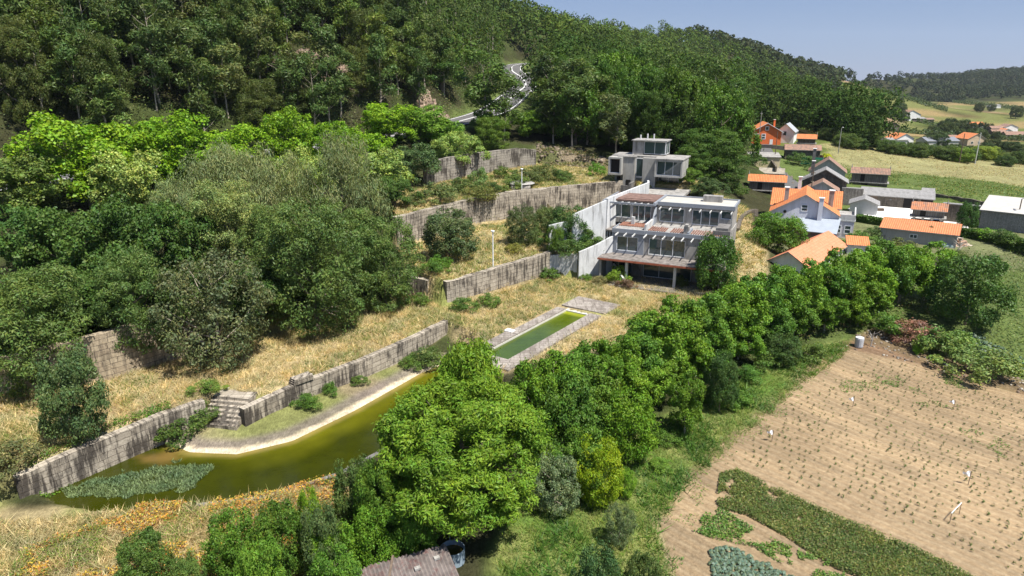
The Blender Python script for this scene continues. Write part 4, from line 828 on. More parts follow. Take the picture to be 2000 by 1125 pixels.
for xx in (-.15, 2.4, 4.92): MB().box(xx, xx+.1, -.04, .1, -.3, 1.85).build('post', MMETAL, e)
granary('small granary with a bright orange roof against the dark trees above the lane', *fp(1556, 190, 5.8, 5), 4.6, 2.2, 1.3, .2, .6, MORANGE, MRUB, door=False)
pole(60.9, 160, 4.6, 7.5, 'wooden pole at the corner of the cream building', .0); pole(82.5, 175, 5.8, 6.0, 'street lamp pole by the small orange-roofed granary', 0, True, mat=MCONC)
pole(64.2, 181, 6.5, 9.0, 'slim pole left of the bright orange house', .3, mat=MCONC)
x, y, z = at(1783, 478, 92); pole(*P(1982, 452, .6), .6, 5.2, 'wooden lamp pole in front of the block barn at the right edge', 0, True)
for (u, D_, h_, lb) in ((1877, 190, 8, 'dark pole standing in the hay field'), (1908, 192, 8.5, 'pale pole in the hay field right of the dark one')):
    x, _, _ = at(u, 300, D_); pole(x, D_, h1(x, D_), h_, lb, 0, mat=MWOOD if D_ == 190 else MCONCL, r=.14)
# garden lamps
for lb, x, y, z, h_ in (('slim white lamp post on the dry middle terrace behind the granite wall', *P(963, 521, T2Z), T2Z, 4.1), ('white lamp post in front of the round stone table on the upper terrace', *P(1019, 372, T3Z), T3Z, 3.2)):
    e = empty('lamp_post', (x, y, z), 0, lb, 'lamp post'); MB().tube([(0, 0, -.2), (0, 0, h_)], [.075, .06], 8).build('post', MWFR, e); MB().tube([(0, 0, h_), (0, 0, h_+.06), (0, 0, h_+.2), (0, 0, h_+.26)], [.1, .2, .22, .06], 10).build('lamp_head', MWFR, e)
x, y = P(1018, 352, T3Z); x, y = P(1018, 366, T3Z)
e = empty('stone_fountain', (x, y-1.0, T3Z-.1), 0, 'domed stone canopy over a pale block base on the upper terrace', 'stone shelter')
MB().tube([(0, 0, .9), (0, 0, .96), (0, 0, 1.15), (0, 0, 1.32), (0, 0, 1.4)], [2.0, 2.15, 1.7, .9, .1], 24).build('dome', MCONC, e, True); MB().tube([(0, 0, -.2), (0, 0, .9)], [.8, .8], 12).build('column', MCONC, e)
MB().box(-1.6, 1.4, -1.9, -1.2, -.2, .75).build('block_base', mat_stone('pale blocks', (.66, .62, .56), (.58, .54, .48), amt=.3), e)

wall('garden_wall', [P(1632, 400, 1), P(1634, 420, .8), P(1640, 440, .7)], .2, [1.9, 1.8, 1.7], .3, MWHITE, 'white garden wall between the gabled house and the small grey garage', rough=.02)
wall('garden_wall', [P(1700, 372, 1.2), P(1800, 382, 1), P(1860, 390, 1), P(1920, 402, .9), P(1990, 412, .8)], .2, [1.9, 1.8, 1.7, 1.7, 1.6], .45, MRUB, 'long dry stone wall between the green meadow and the farm buildings', rough=.12)
wall('garden_wall', [P(1682, 505, 0), P(1760, 512, 0), P(1850, 516, 0)], -.6, [.9, .9, .8], .4, MRUB, 'low stone wall behind the tree row in the village garden', rough=.1)
wall('garden_wall', [P(1545, 352, 2.2), P(1548, 372, 1.6), P(1556, 392, 1.2)], .4, [3.2, 2.7, 2.3], .4, MRUB, 'stone wall along the right side of the lower lane', rough=.1)
for i, (u, v, s) in enumerate(((1712, 412, 1), (1808, 424, .8), (1760, 404, .9))):
    x, y = P(u, v, .87); e = empty('crate', (x, y, .87), i*.7, ('stack of boards on the left of the white yard', 'small crate near the tiled granary in the yard', 'low trough against the barn at the back of the yard')[i], ('boards', 'crate', 'trough')[i]); e.name = ('board_stack', 'crate', 'trough')[i]
    m = MB()
    for k in range(4): m.box(0, 1.3*s, -.1-.02*k, .5*s, .12*k, .12*k+.1)
    m.build('planks', MWOOD, e)

# far houses in the valley
FH = [(1784, 213, 560, 14, 9, 5, 3.2, 'y', MWHITE, MOLDT, 'distant white house with clay roof on the far slope'), (1800, 214, 560, 12, 5, 2.5, 1, 'lean', MRUB, MFIBRE, 'distant low grey shed beside the far white house'),
 (1821, 213, 560, 6, 5, 3, 1, 'x', MRUB, MOLDT, 'tiny brown hut right of the far white house'), (1747, 243, 420, 7, 6, 3.5, 2, 'y', MRUB, MOLDT, 'small red-roofed hut at the left edge of the bare strips'),
 (1769, 275, 330, 9, 8, 3.2, 2.2, 'y', MWHITE, MORANGE, 'half-hidden white house with a steep orange roof in the valley'), (1748, 276, 330, 12, 6, 2.4, .8, 'x', MWHITE, MFIBRE, 'low pale sheds left of the steep orange roof'),
 (1843, 283, 320, 15.5, 8, 3.2, 1.4, 'x', MPL, mat_plain('slate grey roof', (.20, .21, .235), .7, .15), 'long grey-roofed farm building in the valley'), (1860, 272, 345, 6, 3, 3, .9, 'x', MRUB, MOLDT, 'small granary behind the long grey-roofed farm building'),
 (1908, 277, 335, 9, 9, 3.4, 2.4, 'y', mat_plain('buff render', (.55, .43, .3)), MORANGE, 'orange-roofed house right of the long grey-roofed farm building'), (1914, 208, 540, 10, 6, 3, 1.5, 'x', MWHITE, MORANGE, 'far orange roof just above the dark hedgerow trees'),
 (1957, 217, 480, 9, 6, 4, 1.4, 'x', MRUB, MOLDT, 'brown stone house at the left of the far hamlet'), (1981, 222, 480, 10, 7, 5, 2, 'y', MWHITE, MOLDT, 'white house with brown roof in the far hamlet'), (1960, 229, 440, 9, 5, 3.6, 1.5, 'x', MRUB, MOLDT, 'brown-roofed stone house in the middle of the far hamlet'),
 (1989, 236, 420, 11, 6, 3.2, 1.6, 'x', MRUB, MOLDT, 'lowest brown roof of the far hamlet at the right edge'), (1950, 187, 850, 12, 8, 3, 1, 'x', MWHITE, MFIBRE, 'tiny white building at the foot of the far wood'), (1648, 190, 600, 9, 8, 5, 2, 'x', MWHITE, MFIBRE, 'pale house peeking out above the wood at the left of the far fields'),
 (1662, 192, 620, 8, 8, 4.5, 2, 'y', MWHITE, MFIBRE, 'smaller pale house right of the one peeking above the wood'), (1973, 233, 460, 7, 6, 3.2, 1.6, 'y', MWHITE, MORANGE, 'white gable between the roofs of the far hamlet')]
for u, v, D_, w_, d_, hh, rh, rd, wm, rm, lb in FH:
    x, _, _ = at(u, v, D_); zz = h1(x, D_); house('farmhouse', lb, 'house', (x-w_/2, D_, zz), rng.uniform(-.15, .15), w_, d_, hh, rh, rd, wm, rm, wins=[(w_*.2, w_*.2+1.2, 1, 2.2, dict(n=1)), (w_*.6, w_*.6+1.2, 1, 2.2, dict(n=1))] if hh > 3 else (), group='houses far off in the valley', z0=-3)

# hut with corrugated roof and round tank in the foreground
hx, hy = P(872, 1066, -1.3)
HT = empty('hut', (hx, hy, -3.9), .42, 'weathered hut with a rusty corrugated roof at the bottom edge', 'hut')
MROOFC = mat_plain('weathered corrugated sheet', (.21, .18, .165), .9, .5, 1.6, .7, (.13, .045, .04))
m = MB(); n_ = 24; Wd = 5.2
for k in range(n_*2):
    xa = -5.2+k*Wd/(n_*2)*1.0; xb = xa+Wd/(n_*2); za, zb = (.09 if k % 2 else 0), (0 if k % 2 else .09)
    jl = rng.uniform(-.12, .1) if k % 2 == 0 else 0
    m.face([(xa, -3.4+jl, 1.9+za), (xb, -3.4+jl, 1.9+zb), (xb, .1+jl, 2.6+zb), (xa, .1+jl, 2.6+za)])
m.build('roof', MROOFC, HT)
MB().box(-5.0, -.2, -3.2, -.1, -.5, 1.85).build('wall', MWOOD, HT)
MB().bar((-4.3, -2.8, 2.1), (-3.0, .3, 2.72), .12, .05).build('loose_board', MWOOD, HT)
for q in ((-2.0, -1.0, 2.42), (-1.2, -2.2, 2.17), (-.8, -.7, 2.48), (-2.8, -1.6, 2.3)): MB().box(q[0]-.16, q[0]+.16, q[1]-.12, q[1]+.12, q[2]+.02, q[2]+.14).build('stone_weight', MCONC, HT)
tx, ty = P(884, 1078, -2.6)
e = empty('water_tank', (tx, ty, -3.8), 0, 'round steel tank of dark water behind the hut', 'tank')
m = MB(); R_ = .72
for k in range(20):
    a, b = k*math.pi/10, (k+1)*math.pi/10; p = lambda t, r, z: (r*math.cos(t), r*math.sin(t), z)
    m.face([p(a, R_, 0), p(b, R_, 0), p(b, R_, 1.5), p(a, R_, 1.5)]); m.face([p(b, R_-.05, .8), p(a, R_-.05, .8), p(a, R_-.05, 1.5), p(b, R_-.05, 1.5)]); m.face([p(a, R_, 1.5), p(b, R_, 1.5), p(b, R_-.05, 1.5), p(a, R_-.05, 1.5)])
m.build('shell', mat_plain('blue-grey steel', (.30, .38, .44), .5, .2), e); MB().prism([((R_-.06)*math.cos(t), (R_-.06)*math.sin(t)) for t in np.arange(20)*math.pi/10], 1.1, 1.2).build('water', mat_flat('dark tank water', (.05, .045, .01), .06, .6), e)
e = empty('pole', (tx-.5, ty+1.0, -3.8), 0, 'thin metal pole leaning over the round tank', 'pole'); MB().bar((.45, -.3, 0), (0, .3, 3.2), .05).build('pole', MMETAL, e)
# drum, scarecrow flags in the field
bx, by = P(1677, 676, -2.0)
e = empty('barrel', (bx, by, h1(bx, by)), 0, 'grey plastic barrel at the corner of the ploughed field', 'barrel'); MB().tube([(0, 0, 0), (0, 0, .1), (0, 0, .9), (0, 0, 1.0)], [.36, .4, .42, .38], 14).build('drum', mat_plain('grey plastic', (.45, .47, .5), .5, .1), e, True); MB().tube([(0, 0, 1.0), (0, 0, 1.04)], [.40, .40], 14).build('lid', mat_flat('lid grey', (.6, .62, .64)), e)
for u, v, lb, s in ((1507, 864, 'white plastic bag on a stick at the near left of the ploughed field', 1), (1893, 936, 'white plastic bag on a leaning stick at the right of the ploughed field', 1.15), (1665, 795, 'small white bag on a stick in the middle of the ploughed field', .9), (1862, 797, 'torn white bag on a stick in the far part of the ploughed field', .9)):
    x, y = P(u, v, -3.2); e = empty('bird_scarer', (x, y, h1(x, y)), rng.uniform(-.5, .5), lb, 'bird scarer', 'bags on sticks in the field')
    MB().bar((0, 0, -.1), (.06, .05, .95*s), .035).build('stick', MWOOD, e)
    V = []; nn_ = 7
    for i in range(nn_+1):
        t = i/nn_
        for j in range(4): q = j/3; V.append((-.0+t*.42*s*-1, .06*math.sin(t*7+q*3), .95*s-.30*q*s*(1-.3*t)-.12*t*math.sin(3*t)+.05*math.sin(5*q+4*t)))
    Fc = [(i*4+j, (i+1)*4+j, (i+1)*4+j+1, i*4+j+1) for i in range(nn_) for j in range(3)]
    o = npmesh('bag', V, Fc, mat_flat('white plastic', (.8, .82, .85), .5), smooth=True); o.parent = e
e0 = P(1858, 1006, -3.2); e = empty('bird_scarer', (e0[0], e0[1], h1(*e0)), 0, 'white tape strung between two thin sticks in the ploughed field', 'bird scarer', None)
MB().bar((0, 0, 0), (0, 0, .7), .03).build('stick', MWOOD, e); MB().bar((1.1, .8, 0), (1.1, .8, .95), .03).build('stick', MWOOD, e); MB().bar((0, 0, .7), (.5, .4, .78), .05, .02).bar((.5, .4, .78), (1.1, .8, .95), .05, .02).build('tape', mat_flat('white tape', (.8, .8, .8)), e)
# ---------------- vegetation ----------------
def leafmesh(c, nrm, L, W, droop=0.0, tint=None, fold=0.0):
    """one rhombic leaf (quad) per row; returns verts, faces, colours"""
    n = len(c); nrm = nrm/np.linalg.norm(nrm, axis=1)[:, None]
    r = rng.normal(0, 1, (n, 3)); r[:, 2] -= droop*2.5; t = r-(r*nrm).sum(1)[:, None]*nrm; t /= np.linalg.norm(t, axis=1)[:, None]+1e-9; b = np.cross(nrm, t)
    s = rng.uniform(.65, 1.3, n)[:, None]; L = L*s; W = W*s
    v = np.stack([c-t*L/2, c+b*W/2+nrm*W*fold, c+t*L/2, c-b*W/2+nrm*W*fold], 1).reshape(-1, 3)
    f = np.arange(n*4).reshape(n, 4)
    k = rng.uniform(.72, 1.28, (n, 1))*np.array((1, 1, 1))*np.stack([rng.uniform(.85, 1.25, n), np.ones(n), rng.uniform(.8, 1.2, n)], 1)
    if tint is not None: k = k*tint
    return v, f, np.repeat(k, 4, 0)
def crown(name, Hh, Rr, z0, npf, lpf, rp, L, W, prof='egg', droop=0., fill=.35, up=.5, sq=.92, seed=0, lob=.25, mat=None, ncl=0, rcf=1.0, shell=False):
    global rng
    keep = rng; rng = np.random.default_rng(seed+100)
    C_, Nn, T_ = [], [], []; cen = []
    ph = rng.uniform(0, 6.28, 6)
    def env(t):
        if prof == 'egg': return math.sin(math.pi*(.12+.76*t)**.92)**.6
        if prof == 'dome': return math.sqrt(max(0.02, 1-(t*.98)**2.1))
        if prof == 'cone': return (1-t)**.7*.95+.08
        if prof == 'euc': return .45+.55*math.sin(math.pi*min(1, .15+t*.8))
        return math.sqrt(max(.03, 1-(2*t-1)**2))
    ncl = ncl or max(8, npf//8); cl_ = []
    for j in range(ncl):
        t = (j+.5)/ncl; a = j*2.39996+rng.normal(0, .35); lobf = 1+lob*(math.sin(2*a+ph[0]+t*3)+.6*math.sin(3*a+ph[1]-t*4))/2; rr = env(t); q = rng.uniform(.55, .86) if rcf == 1 else rng.uniform(.62, .92)
        rc = min(Rr, (Hh-z0)*.5)*rng.uniform(.24, .44)*rcf; cl_.append((Rr*rr*lobf*q*math.cos(a), Rr*rr*lobf*q*math.sin(a), z0+rc*.5+(Hh-z0-rc*1.1)*t, rc))
    for i in range(npf):
        if shell and i % 5:
            t = np.clip((i+.5)/npf+rng.normal(0, .02), 0, 1); a = i*2.39996+rng.normal(0, .25); lobf = 1+lob*(math.sin(2*a+ph[0]+t*5)+.7*math.sin(3*a+ph[1]-t*6)+.6*math.sin(5*a+ph[2]+t*9))/2
            q = rng.uniform(.80, 1.0); x = (Rr-rp*.4)*env(t)*lobf*q*math.cos(a); y = (Rr-rp*.4)*env(t)*lobf*q*math.sin(a); z = z0+(Hh-z0-rp*.6)*t
        elif i % 6 == 0 or shell:
            t = rng.uniform(.05, .85); a = rng.uniform(0, 6.283); q = rng.uniform(0, .5); x = Rr*env(t)*q*math.cos(a); y = Rr*env(t)*q*math.sin(a); z = z0+(Hh-z0)*t
        else:
            X_, Y_, Z_, rc = cl_[i % ncl]; dd = rng.normal(0, 1, 3); dd /= np.linalg.norm(dd); o_ = np.array([X_, Y_, 0])/(Rr+1e-6); dd = dd+o_*.7+np.array([0, 0, .45]); dd /= np.linalg.norm(dd)
            x, y, z = X_+dd[0]*rc, Y_+dd[1]*rc, Z_+dd[2]*rc*sq
        cen.append((x, y, z)); r_ = rp*rng.uniform(.6, 1.35); m = int(lpf*rng.uniform(.7, 1.3))
        d = rng.normal(0, 1, (m, 3)); d[:, 2] += .35; d /= np.linalg.norm(d, axis=1)[:, None]
        o = np.array([x, y, 0])/(Rr+1e-6); d = d+o*.5; d /= np.linalg.norm(d, axis=1)[:, None]
        rad = r_*((1-.45*rng.uniform(0, 1, m)**2)*np.where(rng.uniform(0, 1, m) < .14, rng.uniform(1.1, 1.55, m), 1))[:, None]
        p = np.array([x, y, z])+d*rad*np.array([1.1, 1.1, sq])
        if droop: p[:, 2] -= rng.uniform(0, 1, m)**2*droop*r_*1.6
        C_.append(p); Nn.append(d+rng.normal(0, .75, (m, 3))+np.array([0, 0, up*.6])); T_.append(np.full((m, 1), rng.uniform(.86, 1.14)))
    v, f, k = leafmesh(np.concatenate(C_), np.concatenate(Nn), L, W, droop, np.concatenate(T_), .12)
    rng = keep
    return npmesh(name, v, f, mat or MLEAF, k, link=False), cen
def trunkmesh(Hh, r0, cen, nb, bare=.3, seed=0, mat=None, split_=False):
    rs = np.random.default_rng(seed); m = MB(); k = 6; top = Hh*.86
    bend = rs.normal(0, .012*Hh, (k+1, 2)); bend[0] = 0; bend = np.cumsum(bend, 0)*.6
    P_ = [(bend[i, 0], bend[i, 1], -.6+(top+.6)*i/k) for i in range(k+1)]
    m.tube(P_, [r0*(1.15 if i == 0 else 1)*(1-.85*i/k) for i in range(k+1)], 7)
    cs = sorted(cen, key=lambda q: q[2]); sel = [cs[int(j)] for j in np.linspace(0, len(cs)-1, nb)]
    for x, y, z in sel:
        zs = max(bare*Hh*.6, z-.55*math.hypot(x, y)-.08*Hh); zs = min(zs, top*.9); i = (zs+.6)/(top+.6)*k; j = min(int(i), k-1); bx, by = bend[j]
        rr = r0*(1-.85*i/k)*.5+.01; mid = ((bx+x)/2+rs.normal(0, .1), (by+y)/2+rs.normal(0, .1), zs+(z-zs)*.38)
        m.tube([(bx, by, zs), mid, (x, y, z)], [rr, rr*.65, rr*.18], 5)
    o = m.build('trunk', mat or MBARK); me = o.data; bpy.data.objects.remove(o); return me
PROTO = {}
def proto(kind, Hh, Rr, r0, nb, n=3, mat=None, bare=.3, **kw):
    PROTO[kind] = []
    for s in range(n):
        cm, cen = crown('crown', Hh, Rr, seed=s*17+len(PROTO)*131, **kw)
        tm = trunkmesh(Hh, r0, cen, nb, bare, s, mat); PROTO[kind].append((cm, tm, Hh, Rr))
proto('broad', 10, 5, .28, 12, 3, z0=1.4, npf=130, lpf=130, rp=.85, L=.36, W=.23, prof='egg', fill=.3, up=.6, lob=.3)
proto('acacia', 12, 4.6, .25, 12, 3, z0=.7, npf=150, lpf=210, rp=.86, L=.30, W=.11, prof='egg', fill=.28, up=.7, lob=.34, sq=.78, shell=True)
proto('euc', 18, 2.7, .17, 12, 5, mat=MBARKP, z0=5.5, npf=46, lpf=80, rp=1.0, L=.62, W=.20, prof='euc', fill=.5, droop=.4, up=.2, lob=.4, sq=1.0)
proto('willow', 11, 4.6, .25, 10, 2, z0=2.0, npf=95, lpf=170, rp=1.15, L=.46, W=.075, prof='dome', fill=.3, droop=1.3, up=.2, lob=.35, sq=1.0, ncl=11)
proto('laurel', 7.5, 2.7, .16, 12, 4, mat=MBARKP, z0=1.2, npf=125, lpf=150, rp=.52, L=.25, W=.15, prof='egg', fill=.35, up=.5, lob=.4, ncl=17, rcf=.9)
proto('shrub', 2.2, 1.3, .05, 8, 3, z0=.25, npf=42, lpf=85, rp=.38, L=.17, W=.085, prof='dome', fill=.4, up=.4, lob=.45, ncl=16, rcf=.7)
proto('bush', 5, 2.5, .12, 10, 3, z0=.6, npf=115, lpf=150, rp=.5, L=.20, W=.095, prof='egg', fill=.28, up=.4, lob=.22, shell=True)
proto('elder', 8, 4, .2, 16, 1, mat=MBARKP, z0=.4, npf=150, lpf=130, rp=.66, L=.24, W=.12, prof='egg', fill=.5, up=.4, lob=.3, shell=True)
proto('chestnut', 10.5, 4.9, .34, 14, 1, z0=2.6, npf=270, lpf=330, rp=.62, L=.28, W=.078, prof='egg', fill=.20, up=.9, lob=.20, sq=.85, droop=.1, shell=True)
proto('dome', 6.0, 2.6, .2, 8, 1, z0=1.0, npf=80, lpf=400, rp=.62, L=.27, W=.075, prof='dome', fill=.25, up=.9, lob=.15, sq=.8, shell=True)
proto('cyp', 12, 2.8, .2, 8, 1, z0=1.0, npf=80, lpf=110, rp=.8, L=.34, W=.16, prof='cone', fill=.3, up=.4, lob=.2)
NAMES = dict(broad='broadleaf_tree', acacia='acacia_tree', euc='eucalyptus_tree', willow='weeping_tree', laurel='laurel_tree', shrub='shrub', bush='bushy_tree', elder='elder_tree', chestnut='chestnut_tree', dome='chestnut_tree', cyp='dark_conifer')
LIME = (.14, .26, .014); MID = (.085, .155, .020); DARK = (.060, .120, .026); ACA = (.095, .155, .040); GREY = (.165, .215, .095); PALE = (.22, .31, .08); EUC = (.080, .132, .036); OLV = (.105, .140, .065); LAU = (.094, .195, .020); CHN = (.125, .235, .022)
cnt = {}
def plant(kind, x, y, z, h, r, col, label, cat='tree', group=None, rot=None, name=None, var=None, jit=.12):
    cnt[kind] = cnt.get(kind, -1)+1; cm, tm, Hh, Rr = PROTO[kind][(cnt[kind] if var is None else var) % len(PROTO[kind])]
    e = bpy.data.objects.new(name or NAMES[kind], None); C.objects.link(e); e.location = (x, y, z); e.rotation_euler = (0, 0, rng.uniform(0, 6.28) if rot is None else rot); s = r/Rr; e.scale = (s, s, max(h/Hh, .62*s)); tag(e, label, cat, group)
    a = rng.uniform(1-jit, 1+jit); b = rng.uniform(1-jit*.5, 1+jit*.5)
    for nm, me in (('trunk', tm), ('crown', cm)):
        if kind == 'shrub' and nm == 'trunk': nm = 'stem'
        if kind == 'shrub' and nm == 'crown': nm = 'foliage'
        o = bpy.data.objects.new(nm, me); C.objects.link(o); o.parent = e; o.color = (min(1, col[0]*a*b), min(1, col[1]*a), min(1, col[2]*a), 1)
    return e
def tp(kind, u, vtop, D, r, col, label, **k):
    """tree by the photo position of its top and its distance; its height follows from the ground there"""
    x, y, zt = PD(u, vtop, D); z = h1(x, y); return plant(kind, x, y, z, max(1.5, zt-z), r, col, label, **k)
def sp(u, v, z, r, h, col, label, kind='shrub', **k):
    x, y = P(u, v, z); zz = h1(x, y); return plant(kind, x, y, zz-.05, h, r, col, label, cat=k.pop('cat', 'shrub'), name=k.pop('name', 'shrub'), **k)

